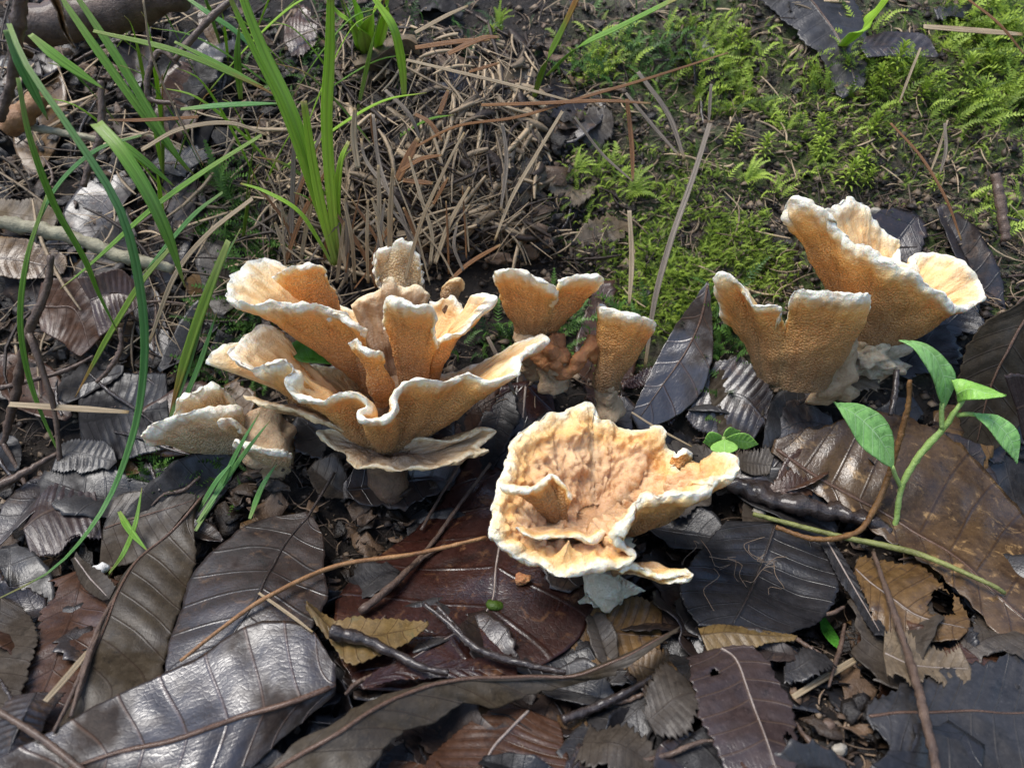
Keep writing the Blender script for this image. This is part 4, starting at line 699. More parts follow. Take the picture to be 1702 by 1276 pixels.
for pts, wd, mt in [([(90, -20, 23), (180, 110, 21.5), (260, 220, 20.5), (312, 285, 20.6)], .2, 'grass_m'), ([(118, -20, 22.5), (200, 105, 21.3), (285, 245, 20.2), (330, 300, 20.3)], .2, 'grass_m'), ([(155, 52, 19.6), (290, 85, 19.5), (400, 130, 19.5), (470, 165, 19.6)], .15, 'grass_y'), ([(290, 70, 20.3), (380, 115, 20.2), (440, 145, 20.2)], .12, 'grass_m'),
                    ([(300, 182, 19.8), (380, 175, 19.7), (468, 172, 19.7)], .15, 'grass_d'), ([(300, -10, 22.5), (350, 25, 22), (400, 60, 21.8), (470, 130, 21.5)], .14, 'grass_d'), ([(400, 165, 21.5), (395, 100, 21.3), (398, 40, 21.2)], .17, 'grass_m'), ([(170, 215, 18.4), (230, 260, 18.2), (290, 310, 18.3)], .18, 'grass_m'),
                    ([(435, 225, 18.5), (340, 285, 18.2), (250, 350, 18.0), (150, 440, 17.8), (100, 480, 17.7)], .15, 'grass_m'), ([(370, 320, 18.4), (320, 360, 18.3), (250, 440, 18.1), (235, 455, 18.0)], .13, 'grass_d')]:
    blade(t5, pts, wd, mt)
t9 = thing('grass_tuft', G(420, 200), 'loose thin grass blades spilling between the upright tuft and the litter', 'grass')
for k in range(42):
    x0, y0 = R.uniform(180, 640), R.uniform(60, 430); a_ = R.uniform(-2.5, -.6); l_ = R.uniform(120, 330); q0 = G(x0, y0); dx, dy = math.cos(a_) * l_, math.sin(a_) * l_ * .8
    yy = 19.4 / (math.tan(rad(30) + math.atan((y0 - 638) / FPX)) + .6)
    blade(t9, [q0, (x0 + dx * .35, y0 + dy * .45, yy * .97), (x0 + dx * .7, y0 + dy * .8, yy * .95), (x0 + dx, y0 + dy * .9, yy * .94)], R.uniform(.06, .13), R.choice(('grass_m', 'grass', 'grass', 'grass_y')), n=20)
blade(None, [(160, 205, 16.6), (200, 250, 16.0), (245, 320, 15.5), (280, 395, 15.2), (308, 478, 15.0)], .26, 'grass_m', 'grass_shoot', 'broad single green blade arching down to a sharp tip left of the rosette', 'grass', taper=(.9, 1, .85, .05))
t6 = thing('grass_tuft', G(285, 700), 'yellowing grass blades with brown tips growing at the left of the rosette', 'grass')
for pts, wd, mt in [([(282, 690, 15.6), (310, 590, 15.9), (345, 490, 16.2), (380, 400, 16.6)][::-1], .24, 'grass_y'), ([(278, 712, 15.5), (315, 600, 15.9), (350, 480, 16.4), (400, 380, 17)], .14, 'grass_d'), ([(290, 700, 15.6), (330, 610, 15.8), (360, 520, 16.1)], .13, 'grass_d'), ([(290, 405, 16.9), (235, 470, 16.7), (180, 560, 16.5), (155, 605, 16.4), (125, 660, 16.3)], .17, 'grass_y')]:
    blade(t6, pts, wd, mt)
t7 = thing('grass_tuft', G(330, 885), 'short dark green blades crossing in front of the pale cluster', 'grass')
for pts in [[(325, 882, 12.9), (360, 820, 13.2), (400, 740, 13.5), (432, 685, 13.9)], [(328, 868, 13.0), (370, 805, 13.3), (420, 735, 13.6), (448, 700, 13.9)], [(415, 862, 13.3), (435, 810, 13.5), (460, 770, 13.9)], [(330, 850, 13.1), (360, 800, 13.2), (392, 762, 13.5)]]:
    blade(t7, pts, .12, 'grass_d')
t8 = thing('grass_tuft', G(185, 950), 'short bent green blades lying on the dull brown grey leaf', 'grass')
blade(t8, [(180, 955), (205, 920, 12.6), (225, 870, 13.0), (236, 810, 13.4)], .10, 'grass_m'); blade(t8, [(198, 850, 13.2), (215, 880, 12.8), (245, 915, 12.5)], .14, 'grass_m')
# straw: traced stems and blades
def straw(pts, w, mat, label, group='dry straw stems', n=24, name='dry_straw', **kw):
    return blade(None, pts, w, mat, name, label, 'straw', group, n=n, taper=kw.pop('taper', (.8, 1, 1, .5)), **kw)
SB = 'thin dry straw on the straw mound behind the rosette'
for pts, wd, mt in [([(650, 470, 17.4), (648, 380, 17.6), (653, 280, 18.0)], .16, 'straw_b'), ([(612, 470, 17.6), (610, 400, 17.8), (612, 332, 18.2)], .1, 'straw_b'), ([(672, 470, 17.2), (700, 370, 17.6), (745, 270, 18.0), (772, 220, 18.4)], .11, 'straw_b'), ([(575, 470, 18.2), (578, 400, 18.4), (575, 325, 18.8)], .14, 'straw_g'),
                    ([(590, 470, 18.0), (585, 400, 18.2), (572, 330, 18.6)], .12, 'straw_b'), ([(560, 470, 18.3), (566, 420, 18.4), (572, 370, 18.6)], .12, 'straw_b'), 
                    ([(715, 440, 18.2), (718, 390, 18.6), (700, 330, 19.2), (680, 260, 20)], .12, 'straw_b'), ([(690, 430, 18.3), (660, 340, 19.2), (610, 270, 20.2), (600, 230, 20.8)], .14, 'straw_g'), ([(595, 280, 20), (588, 230, 20.5), (590, 180, 20.9)], .2, 'straw_b'),
                    ([(640, 150, 22), (680, 190, 21.4), (700, 235, 21)], .14, 'straw_g'), ([(620, 190, 21.2), (630, 270, 20.2), (655, 345, 19)], .12, 'straw_g'), ([(500, 430, 18.6), (520, 330, 19.2), (555, 240, 20)], .15, 'straw_b'), ([(480, 430, 18.5), (490, 340, 19.3), (530, 240, 20.4)], .13, 'straw_r'), ([(465, 420, 18.7), (500, 300, 19.8), (545, 200, 20.8)], .13, 'straw_g'),
                    ([(540, 430, 18.4), (548, 350, 19), (560, 290, 19.6)], .12, 'straw_r'), ([(620, 470, 17.9), (630, 400, 18.3), (640, 330, 18.9)], .1, 'straw_g'), ([(635, 470, 17.7), (636, 420, 18), (625, 360, 18.5)], .1, 'straw_b'), ([(770, 450, 17.6), (755, 410, 17.9), (760, 370, 18.3)], .1, 'straw_g')]:
    straw(pts, wd * .75, mt, SB, 'straws standing in the straw mound')
for k in range(34):
    x0, y0 = R.uniform(470, 800), R.uniform(400, 480); l_ = R.uniform(40, 190); dx = R.uniform(-80, 90); yb = 17.9 + (470 - y0) * .01
    mt = R.choice(('straw_b', 'straw_b', 'straw_g', 'straw_r'))
    straw([(x0, y0, yb), (x0 + dx * .4, y0 - l_ * .5, yb + l_ * .004), (x0 + dx, y0 - l_, yb + l_ * .008)], R.choice((.04, .05, .07, .11)), mt, {'straw_b': 'thin pale dry straw standing in front of the mound hollow', 'straw_g': 'thin greyish dry straw standing in front of the mound hollow', 'straw_r': 'thin rusty dry straw standing in front of the mound hollow'}[mt], 'straws standing before the mound hollow')
SR = 'short broken rusty straw piece stuck in the straw mound'
for pts, wd in [([(660, 300, 20.2), (680, 260, 20.6), (695, 230, 20.9)], .35), ([(665, 285, 20.2), (700, 265, 20.3), (735, 258, 20.4)], .2), ([(625, 240, 20.8), (618, 190, 21.2)], .24), ([(690, 190, 21.5), (715, 205, 21.2), (735, 235, 20.8)], .2), ([(730, 190, 21.3), (745, 150, 21.8)], .2), ([(670, 300, 20.1), (720, 305, 20.0)], .24), ([(720, 340, 19.6), (745, 295, 20)], .14), ([(745, 90, 23), (800, 65, 23.4), (830, 62, 23.6)], .25), ([(690, 80, 23.4), (760, 70, 23.6), (815, 66, 23.6)], .25), ([(780, 120, 22.4), (830, 105, 22.8)], .15)]:
    straw(pts, wd * .6, 'straw_r', SR, 'rusty straw bits in the straw mound')
for pts, wd, mt, lb in [([(675, 100, 22.6), (760, 120, 22.2), (850, 142, 22.0), (955, 170, 21.8)], .12, 'straw_b', 'long pale straw lying across the mound crest'),
                        ([(800, 175, 21.4), (900, 172, 21.3), (1000, 168, 21.5), (1082, 172, 21.8)], .13, 'straw_r', 'long dark straw crossing the bank right of the mound'),
                        ([(690, 245, 20.6), (760, 210, 20.8), (860, 195, 21), (960, 165, 21.5), (1080, 130, 22.3), (1210, 88, 23.4)], .10, 'straw_r', 'long orange straw slanting up to the right over the bank'),
                        ([(935, 185, 21.2), (890, 260, 20.4), (850, 330, 19.6), (822, 400, 18.8)], .11, 'straw_b', 'straight pale straw leaning down the right side of the mound'),
                        ([(835, 205, 21), (842, 270, 20.2), (832, 350, 19.3)], .12, 'straw_g', 'thin grey straw hanging down the mound front'),
                        ([(1042, 165, 22), (1050, 240, 21), (1052, 300, 20.2)], .14, 'straw_r', 'short brown straw standing on the bank'),
                        ([(1046, 350, 19.2), (1050, 430, 18.2), (1046, 505, 17.2)], .15, 'straw_b', 'pale flat straw dropping behind the trumpet mushroom'),
                        ([(1182, 140, 22.4), (1178, 205, 21.6)], .10, 'straw_g', 'short grey straw above the long leaning stem'),
                        ([(1180, 205, 21.4), (1150, 300, 20), (1115, 400, 18.6), (1088, 500, 17.4), (1072, 612, 16.2)], .17, 'straw_g', 'long purplish grey stem leaning down the mossy bank'),
                        ([(1060, 120, 23.2), (1110, 190, 22), (1138, 265, 20.8)], .16, 'straw_g', 'flat grey straw curving down the mossy bank'), ([(1040, 155, 22.6), (1090, 215, 21.6), (1130, 260, 20.9)], .12, 'straw_g', 'second flat grey straw beside the curving one on the bank'),
                        ([(955, 195, 21.2), (1000, 255, 20.6), (1052, 302, 20)], .09, 'straw_g', 'thin dark straw slanting right below the crossing straws'),
                        ([(690, 55, 24), (740, 28, 24.4), (778, 10, 24.6)], .14, 'straw_b', 'pale pointed straw sticking up behind the mound'),
                        ([(15, 672, 15.2), (110, 678, 15.1), (214, 685, 15.0)], .2, 'straw_b', 'flat pale straw lying level over the left litter'),
                        ([(165, 475), (235, 250, 18.6), (300, 215, 18.9), (380, 205, 19.1), (445, 225, 19.2)][1:], .14, 'straw_b', 'pale straw bowed over the green blades'),
                        ([(420, 330, 17.4), (345, 390, 16.9), (290, 460, 16.5), (248, 570, 16.0)], .14, 'straw_b', 'long pale dry blade drooping beside the green blade'),
                        ([(238, 0, 19), (255, 100, 18.5), (300, 200, 18.2), (338, 275, 18.2)], .05, 'straw_b', 'hair thin pale stalk hanging across the green blades'),
                        ([(330, 195, 19.4), (240, 200, 19.3), (180, 200, 19.3)], .12, 'straw_r', 'short tan straw lying level behind the green blades'),
                        ([(1318, 1158), (1380, 1120), (1452, 1078)], .14, 'straw_b', 'pale straw slanting through the small soil hollow'),
                        ([(1640, 1015), (1665, 1050), (1690, 1082)], .1, 'straw_b', 'short pale straw on the grey rotten leaf'),
                        ([(75, 1165, 9.5), (115, 1120, 9.8), (152, 1075, 10.2)], .13, 'straw_b', 'pale broken straw on the crumbled brown leaf'),
                        ([(430, 985, 11.4), (480, 1020, 11.0), (520, 1050, 10.7)], .07, 'straw_b', 'thin tan straw lying on the glossy brown leaf'),
                        ([(1050, 685, 14.8), (1090, 710, 14.3), (1150, 742, 13.8)], .06, 'straw_b', 'thin yellow straw across the dark veined leaf'),
                        ([(810, 560, 16.2), (835, 610, 15.6), (855, 655, 15.1)], .13, 'straw_g', 'short grey straw over the dark red leaf tip'),
                        ([(1610, 0, 26), (1660, 40, 25), (1702, 90, 24.2)], .09, 'straw_r', 'orange straw curving at the top corner of the bank'),
                        ([(1480, 205, 22.5), (1530, 260, 21.4), (1572, 330, 20.2), (1598, 400, 19.2)], .09, 'straw_r', 'thin brown needle slanting down behind the tall right mushroom'),
                        ([(1535, 45, 26), (1600, 50, 25.8), (1700, 58, 25.4)], .24, 'straw_b', 'thick tan straw at the bank top in the moss'),
                        ([(1575, 200, 22.4), (1560, 250, 21.8), (1545, 290, 21.2)], .07, 'straw_b', 'short pale straw on bare bank soil'), ([(1570, 205, 22.2), (1572, 250, 21.5), (1562, 290, 21)], .1, 'straw_g', 'stubby grey straw on bare bank soil'), ([(1530, 80, 25), (1510, 130, 24), (1495, 170, 23.3)], .08, 'straw_b', 'thin straw among the star moss')]:
    straw(pts, wd * .8, mt, lb, None, n=36)

# ------------------------------------------------------------------ twigs
def twig(label, pts, r, mat='twig', group=None, branches=(), name='twig', cat='twig', lift=.1, rough=.35):
    p = [pt(q, lift) if not isinstance(q, np.ndarray) else q for q in pts]
    V, Fc = tube(p, r, 9, max(24, 10 * len(p)), R.randrange(99), rough)
    if branches:
        T = thing(name, p[0], label, cat, group); obj('stem', V, Fc, M[mat], T)
        for bp, br in branches:
            V, Fc = tube([pt(q, lift) for q in bp], br, 7, 20, R.randrange(99), rough); obj('branch', V, Fc, M[mat], T)
        return T
    return tag(obj(name, V, Fc, M[mat], base=p[0]), label, cat, group)
twig('pale lichen covered stick lying behind the reddish curled leaf', [(-20, 366, 18.9), (60, 380, 18.7), (130, 398, 18.5), (200, 425, 18.3), (288, 446, 18.2)], [.15, .17, .15, .11], 'twig_pale')
twig('forked grey brown twig standing at the left of the blue green blades', [(85, 425, 17), (78, 480, 16.6), (45, 560, 16), (25, 660, 15.6), (5, 740, 15.2)], [.07, .1, .1, .08], 'twig', branches=[([(48, 555, 16), (65, 600, 15.6), (90, 680, 15.1), (98, 750, 14.6), (105, 835, 14)], [.09, .06, .05]), ([(5, 735, 15.2), (35, 790, 14.6), (60, 845, 13.9)], [.06, .05, .04])])
twig('thin reddish twig lying across behind the flat straw', [(0, 645), (60, 630), (110, 615), (155, 592)], [.06, .06, .04], lift=.5)
twig('brown twig in the dark gap below the flat straw', [(-10, 810), (50, 780), (100, 750)], [.1, .08, .05], lift=.4)
twig('smooth pinkish brown twig at the lower left edge', [(-20, 1172, 8.7), (60, 1220, 8.2), (150, 1290, 7.4)], [.05, .06, .05], 'twig', rough=.2)
twig('long bowed tan stalk crossing the purple leaf to the cup mushroom', [(300, 1098, 10.2), (380, 1035, 10.8), (448, 990, 11.2), (560, 940, 11.9), (690, 920, 12.2), (808, 893, 12.5)], [.03, .045, .045, .04], 'straw_rust', rough=.15)
twig('long thin twin stems along the folded olive leaf', [(90, 1215, 8.9), (130, 1130, 9.6), (165, 1040, 10.6), (200, 980, 11.2), (228, 945, 11.7)], [.03, .04, .03], 'twig', branches=[([(118, 1190, 9.1), (145, 1100, 9.9), (180, 1010, 10.9)], [.03, .04, .02])])
twig('thin red brown stems crossing over the huge dark red leaf', [(600, 1015), (660, 965), (720, 900), (770, 830), (815, 770)], [.09, .05, .045, .04], 'twig', lift=.3, branches=[([(655, 970), (700, 930), (740, 905)], [.05, .03]), ([(700, 880), (735, 820), (770, 760), (800, 700)], [.04, .035, .03])])
twig('black leaf stalk lying over the ochre leaf', [(550, 1050, 10.9), (600, 1062, 10.6), (655, 1085, 10.2), (700, 1108, 9.9), (745, 1118, 9.7)], [.13, .09, .07, .05], 'twig_dark')
twig('forked wet black twig over the dark red leaf', [(705, 1003, 11), (745, 1035, 10.6), (790, 1075, 10.1), (850, 1098, 9.8), (940, 1118, 9.5)], [.04, .06, .07, .05], 'twig_dark', branches=[([(728, 1008, 10.9), (748, 1030, 10.6), (770, 1056, 10.3)], [.04, .05])])
twig('thick wet dark branch running right from the cup mushroom', [(1190, 800), (1230, 808), (1280, 828), (1350, 843), (1420, 858), (1480, 885)], [.12, .2, .2, .18, .12], 'twig_dark', lift=.35, rough=.5)
twig('olive green runner stem ending under the seedling', [G(1252, 854, .35), G(1320, 872, .45), G(1400, 892, .55), G(1478, 908, .65), G(1540, 925, .72), G(1640, 968, .72), G(1670, 985, .5)], [.05, .055, .06, .065, .05, .04], 'twig_green', lift=.45, rough=.15)
twig('upright orange brown stub with a cut tip beside the seedling', [(1290, 876, 12.9), (1350, 895, 12.6), (1400, 892, 12.6), (1435, 875, 12.8), (1470, 810, 13.2), (1495, 730, 13.6), (1510, 670, 13.9), (1512, 632, 14.1)], [.05, .055, .06, .065, .06, .06, .05], 'twig_orange', rough=.3)
twig('long grey stick lying across the slate leaf', [(1452, 918), (1480, 1000), (1505, 1075), (1530, 1160), (1560, 1290)], [.04, .065, .075, .07], 'twig', lift=.6)
twig('black curved twig in front of the crumbling white stem', [(1490, 615, 15.5), (1488, 650, 15), (1480, 690, 14.5)], [.06, .07, .05], 'twig_dark')
twig('wet black root below the skirted mushroom', [(1255, 712), (1300, 680), (1340, 662), (1400, 640)], [.12, .15, .14, .1], 'twig_dark', lift=.2)
twig('black wet twig below the raised leaf tip', [(935, 1195), (990, 1175), (1050, 1145), (1110, 1110)], [.08, .08, .06, .04], 'twig_dark', lift=.3)
twig('thin brown twig curling behind the green blades', [(300, 110, 20.6), (265, 85, 20.8), (245, 130, 20.3), (250, 165, 20), (290, 172, 19.8)], [.04, .06, .06, .04], 'twig', branches=[([(290, 100, 20.6), (340, 40, 21.4), (385, 0, 22)], [.06, .08, .07])])
twig('grey twig lying level in the far left litter', [(-10, 203, 21), (70, 215, 20.8), (165, 232, 20.6)], [.08, .09, .07], 'twig_pale')
twig('knobbly brown stick standing at the far left with dried leaf curls', [(35, -20, 18.5), (28, 60, 18.2), (20, 130, 18), (0, 200, 17.8)], [.12, .13, .1, .08], 'twig')
LF('dried orange brown curl of leaf hanging from the knobbly stick', 'l_gold', [(75, -10, 18.4), (92, 20, 18.2), (100, 50, 18.1), (122, 80, 18.0)], [(85, -10, 18.6), (98, 20, 18.5), (106, 48, 18.4), (124, 81, 18.1)], [(98, -10, 18.4), (108, 20, 18.2), (114, 46, 18.1), (126, 80, 18.0)], seed=90, rib=None, nl=24, nw=6)
LF('small brown cupped leaf curl on the knobbly stick', 'l_gold', [(28, 82, 17.8), (38, 76, 17.7), (48, 80, 17.7), (58, 90, 17.7)], [(30, 92, 18.1), (40, 92, 18.1), (48, 94, 18.1), (56, 96, 17.9)], [(32, 104, 17.8), (40, 107, 17.7), (48, 106, 17.7), (54, 100, 17.7)], seed=91, rib=None, nl=20, nw=6)
twig('broken vertical twig behind the broad green blade', [(168, 135, 20.4), (168, 220, 19.6), (150, 270, 19.2), (138, 310, 18.8)], [.07, .08, .07], 'twig')
twig('mossy dark twig rising at the far right of the bank', [(1655, 290, 20.5), (1665, 350, 19.6), (1672, 400, 18.9)], [.1, .12, .1], 'twig')
twig('thick grey log end lying in the far left background', [(40, 45, 24), (140, 30, 24.4), (300, -20, 25)], [.5, .55, .5], 'twig', rough=.25)
twig('orange brown stick in the far left litter', [(10, 215, 20.5), (45, 185, 20.8), (70, 160, 21.2)], [.25, .28, .22], 'straw_rust')
twig('brown curved rootlet beside the drooping pale blade', [(200, 545, 16.2), (200, 580, 15.9), (180, 615, 15.5), (160, 635, 15.3)], [.05, .06, .04], 'twig')
for i in range(120):                        # loose twigs
    px, py = R.uniform(-100, 1800), R.uniform(30, 1276)
    if 330 < px < 1250 and 380 < py < 1010 or px > 950 and py < 450 and i % 3: continue
    if 1180 < px < 1650 and 320 < py < 700: continue
    a = R.uniform(0, 6.28); L = R.uniform(25, 90); q = [(px + math.cos(a) * L * k + R.uniform(-6, 6), py + math.sin(a) * L * k * .6 + R.uniform(-6, 6)) for k in (-1, -.3, .4, 1)]
    twig('short thin %s twig lying loose %s' % ('brown' if i % 3 else 'black', where(px, py)), q, [.03, .045, .04, .02], 'twig' if i % 3 else 'twig_dark', 'loose short twigs', lift=R.uniform(.05, .3))

# ------------------------------------------------------------------ seedlings and sprouts
sd_ = thing('seedling', G(1480, 905), 'young seedling with four pale green leaves on a green stem', 'seedling')
def tri_leaf(parent, Lp, Mp, Rp, mat, seed, name='leaf', **kw):
    Q, F4, at, _, mid = leaf_sheet([P(*p) for p in Lp], [P(*p) for p in Mp], [P(*p) for p in Rp], nl=30, nw=9, seed=seed, wob=kw.pop('wob', .05), serr=.012, nveins=8, quilt=.012, **kw)
    o = obj(name, Q, F4, M[mat], parent, attrs=at); solid(o, .02); return o
V, Fc = tube([P(1478, 908, 12.5), P(1490, 860, 12.7), P(1500, 805, 12.9), P(1530, 755, 13.1), P(1565, 715, 13.3), P(1590, 680, 13.4), P(1602, 662, 13.5)], [.06, .058, .06, .065, .07, .06, .04], 10, 40, 3, .25); obj('stem', V, Fc, M['seed_stem'], sd_)
for q in ([P(1497, 808, 12.9), P(1488, 790, 12.9), P(1483, 775, 12.9)], [P(1566, 712, 13.3), P(1565, 690, 13.4), P(1566, 670, 13.5)], [P(1590, 690, 13.4), P(1610, 688, 13.3), P(1625, 690, 13.2)]):
    V, Fc = tube(q, [.05, .045], 8, 10, 3, .1); obj('leaf_stalk', V, Fc, M['seed_stem'], sd_)
tri_leaf(sd_, [(1387, 670, 13.3), (1408, 700, 13.0), (1430, 738, 12.8), (1462, 765, 12.7), (1485, 778, 12.9)], [(1386, 669, 13.3), (1425, 690, 13.2), (1455, 720, 13.1), (1475, 752, 13.0), (1486, 780, 12.9)], [(1387, 668, 13.3), (1435, 672, 13.5), (1468, 692, 13.5), (1484, 728, 13.3), (1486, 778, 12.9)], 'seedling2', 1)
tri_leaf(sd_, [(1494, 566, 13.8), (1520, 582, 13.5), (1545, 620, 13.3), (1560, 660, 13.4), (1567, 684, 13.5)], [(1494, 566, 13.8), (1530, 576, 13.8), (1556, 600, 13.7), (1570, 640, 13.6), (1567, 686, 13.5)], [(1495, 565, 13.8), (1538, 572, 14.1), (1572, 598, 14.1), (1588, 630, 13.9), (1568, 684, 13.5)], 'seedling2', 2)
tri_leaf(sd_, [(1592, 668, 13.5), (1610, 663, 13.1), (1640, 662, 12.9), (1672, 659, 12.8)], [(1590, 655, 13.5), (1612, 645, 13.3), (1640, 652, 13.1), (1672, 658, 12.8)], [(1582, 632, 13.7), (1600, 630, 13.7), (1640, 642, 13.4), (1672, 656, 12.8)], 'seedling', 3)
tri_leaf(sd_, [(1618, 690, 13.2), (1640, 708, 12.8), (1665, 740, 12.6), (1690, 770, 12.6)], [(1618, 688, 13.2), (1652, 700, 13.0), (1678, 730, 12.8), (1690, 770, 12.6)], [(1618, 686, 13.2), (1662, 692, 13.2), (1692, 722, 13.0), (1692, 768, 12.6)], 'seedling2', 4)
sp = thing('sprout', G(1205, 755), 'tiny sprout of four round glossy green leaves beside the cup mushroom', 'sprout')
V, Fc = tube([G(1205, 762), P(1204, 740, 13.9), P(1202, 726, 14.0)], [.05, .05], 8, 8, 1, .1); obj('stem', V, Fc, M['seed_stem'], sp)
for k, (c_, e_, wd) in enumerate([((1204, 728, 14.0), (1169, 735, 13.9), 17), ((1204, 730, 13.9), (1204, 757, 13.4), 21), ((1206, 728, 14.0), (1260, 738, 13.8), 16), ((1202, 726, 14.1), (1230, 716, 14.4), 12)]):
    a, b = A(c_), A(e_); d = (b - a)[:2]; nn = A([-d[1], d[0]]) / np.hypot(*d) * wd
    def off(f, s_): q = a + (b - a) * f; return (q[0] + nn[0] * s_, q[1] + nn[1] * s_ * .8, q[2])
    tri_leaf(sp, [off(0, 0), off(.3, .85), off(.65, 1), off(1, .0)], [off(0, 0), off(.33, 0), off(.66, 0), off(1, 0)], [off(0, 0), off(.3, -.85), off(.65, -1), off(1, .0)], 'seedling', 10 + k, wob=.02)
gL = thing('green_leaf', P(520, 600, 16.0), 'deep green rounded leaf held between the rosette caps', 'leaf')
tri_leaf(gL, [(482, 590, 15.5), (500, 602, 15.2), (530, 604, 15.2), (562, 606, 15.4), (590, 604, 15.8)], [(482, 580, 15.6), (505, 578, 15.8), (535, 580, 15.8), (565, 590, 15.8), (590, 600, 15.9)], [(486, 570, 15.9), (510, 560, 16.2), (540, 564, 16.2), (570, 578, 16.2), (592, 596, 16.0)], 'green_leaf', 20, 'blade')
st_ = thing('sprout', G(1385, 1075), 'single dark green leaf tip poking from the hollow under the black strip', 'sprout')
tri_leaf(st_, [(1362, 1030, 10.9), (1368, 1050, 10.6), (1388, 1072, 10.3), (1408, 1085, 10.2)], [(1366, 1028, 10.9), (1376, 1048, 10.7), (1392, 1068, 10.4), (1409, 1084, 10.2)], [(1372, 1026, 10.9), (1384, 1044, 10.8), (1396, 1062, 10.5), (1410, 1083, 10.2)], 'green_leaf', 21, 'blade')

# ------------------------------------------------------------------ moss
def frond(base, d, up, L, W, n, rnd, V, F_, A_):
    d = d / np.linalg.norm(d); side = np.cross(d, up); side /= np.linalg.norm(side); up = np.cross(side, d)
    for k in range(n):
        f = k / (n - 1); c = base + d * (L * f) + up * (L * .35 * math.sin(f * 2.6))
        ln = W * (1 - .75 * f) * R.uniform(.7, 1.15)
        for s_ in (-1, 1):
            tip = c + (side * s_ * .85 + d * .55 + up * R.uniform(-.1, .35)) * ln
            a, b = c - d * L * .04, c + d * L * .055; i = len(V); V += [a, b, tip]; F_.append((i, i + 1, i + 2)); A_ += [rnd, rnd, min(1, rnd + .25)]
def Gv(px, py):                              # many pixels at once onto the real, lumpy surface
    d = np.stack([ray(a_, b_) for a_, b_ in zip(px, py)]); d = nrm(d); out = []
    for k in range(0, len(d), 500):
        Q = CAM + d[k:k + 500, None] * TT[None, ::4, None]; e = Q[..., 2] - hs(Q[..., 0], Q[..., 1]); i = np.argmax(e < 0, 1); i[i == 0] = 1
        r = np.arange(len(i)); e0, e1 = e[r, i - 1], e[r, i]; t = (e0 / (e0 - e1))[:, None]; out.append(Q[r, i - 1] * (1 - t) + Q[r, i] * t)
    q = np.vstack(out); q[:, 2] = hfull(q[:, 0], q[:, 1]); return q
def moss_patch(name, label, table, mat, Lr, n=11, cut=None):
    px, py, ls_ = [], [], []
    for (x_, y_, sx, sy, k, l_) in table:
        px.append(rng.normal(x_, sx, k)); py.append(rng.normal(y_, sy, k)); ls_.append(l_ * rng.uniform(.7, 1.3, k))
    q = Gv(np.concatenate(px), np.concatenate(py)); ls_ = np.concatenate(ls_)
    if cut is not None:
        ok = noise(q * 1.1, 77) + .4 * noise(q * 3.1, 78) > cut; q, ls_ = q[ok], ls_[ok]
    m = len(q); e = .12; up = nrm(np.stack([hs(q[:, 0] - e, q[:, 1]) - hs(q[:, 0] + e, q[:, 1]), hs(q[:, 0], q[:, 1] - e) - hs(q[:, 0], q[:, 1] + e), np.full(m, 2 * e)], 1))
    an = rng.uniform(0, 6.28, m); d = np.stack([np.cos(an), np.sin(an), np.zeros(m)], 1) * rng.uniform(.4, 1, (m, 1)) + up * rng.uniform(.25, .9, (m, 1)); d = nrm(d)
    side = nrm(np.cross(d, up)); up = np.cross(side, d); L = rng.uniform(*Lr, m) * ls_; W = L * .28; f = np.linspace(0, 1, n)
    c = q[:, None] + d[:, None] * (L[:, None] * f)[..., None] + up[:, None] * (L[:, None] * .35 * np.sin(f * 2.6))[..., None]
    ln = W[:, None] * (1 - .75 * f) * rng.uniform(.7, 1.15, (m, n)); tri = []
    for s_ in (-1, 1):
        tip = c + (side[:, None] * s_ * .85 + d[:, None] * .55 + up[:, None] * rng.uniform(-.1, .35, (m, n))[..., None]) * ln[..., None]
        tri.append(np.stack([c - d[:, None] * (L * .04)[:, None, None], c + d[:, None] * (L * .055)[:, None, None], tip], 2))
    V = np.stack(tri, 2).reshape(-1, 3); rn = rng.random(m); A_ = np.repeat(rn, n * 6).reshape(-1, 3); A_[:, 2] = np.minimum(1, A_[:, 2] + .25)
    o = obj(name, V, np.arange(len(V)).reshape(-1, 3), M[mat], base=(0, 16, 0), attrs={'rnd': A_.ravel()}, smooth=False); tag(o, label, 'moss', kind='stuff'); return o
bright = [(1180, 110, 45, 45, 150, 1), (1230, 200, 40, 40, 150, 1), (1120, 430, 45, 45, 1100, .42), (1210, 390, 50, 30, 420, .42), (1270, 265, 55, 28, 170, .8), (1400, 130, 80, 40, 120, .9), (1570, 110, 80, 40, 240, 1.1), (1660, 60, 40, 30, 130, 1.2), (1640, 170, 60, 26, 150, 1), (1050, 300, 35, 20, 50, .8), (1000, 110, 30, 28, 60, .9),
                                (1270, 410, 30, 40, 260, .42), (1150, 520, 40, 35, 520, .4), (1000, 560, 50, 30, 200, .45), (1660, 350, 35, 30, 70, .9), (1400, 250, 90, 50, 260, .4), (1250, 450, 35, 50, 260, .4), (1130, 300, 60, 40, 260, .4), (1060, 480, 50, 50, 420, .4), (1000, 300, 50, 50, 120, .6), (1550, 230, 100, 40, 200, .4)]
moss_patch('moss', 'bright green feathery moss covering the bank on the right', [(a_, b_, c_, d_, int(n_ * 2.5), l_) for a_, b_, c_, d_, n_, l_ in bright], 'moss', (.26, .7), cut=-.33)
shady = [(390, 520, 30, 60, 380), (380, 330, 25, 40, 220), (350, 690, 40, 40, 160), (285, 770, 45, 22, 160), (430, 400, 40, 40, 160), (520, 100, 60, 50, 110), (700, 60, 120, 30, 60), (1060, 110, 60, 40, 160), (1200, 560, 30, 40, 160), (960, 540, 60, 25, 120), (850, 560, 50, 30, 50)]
moss_patch('moss', 'dark green moss in the shaded soil around the rosette and mound', [(*t_, 1.0) for t_ in shady], 'moss_dark', (.3, .75))
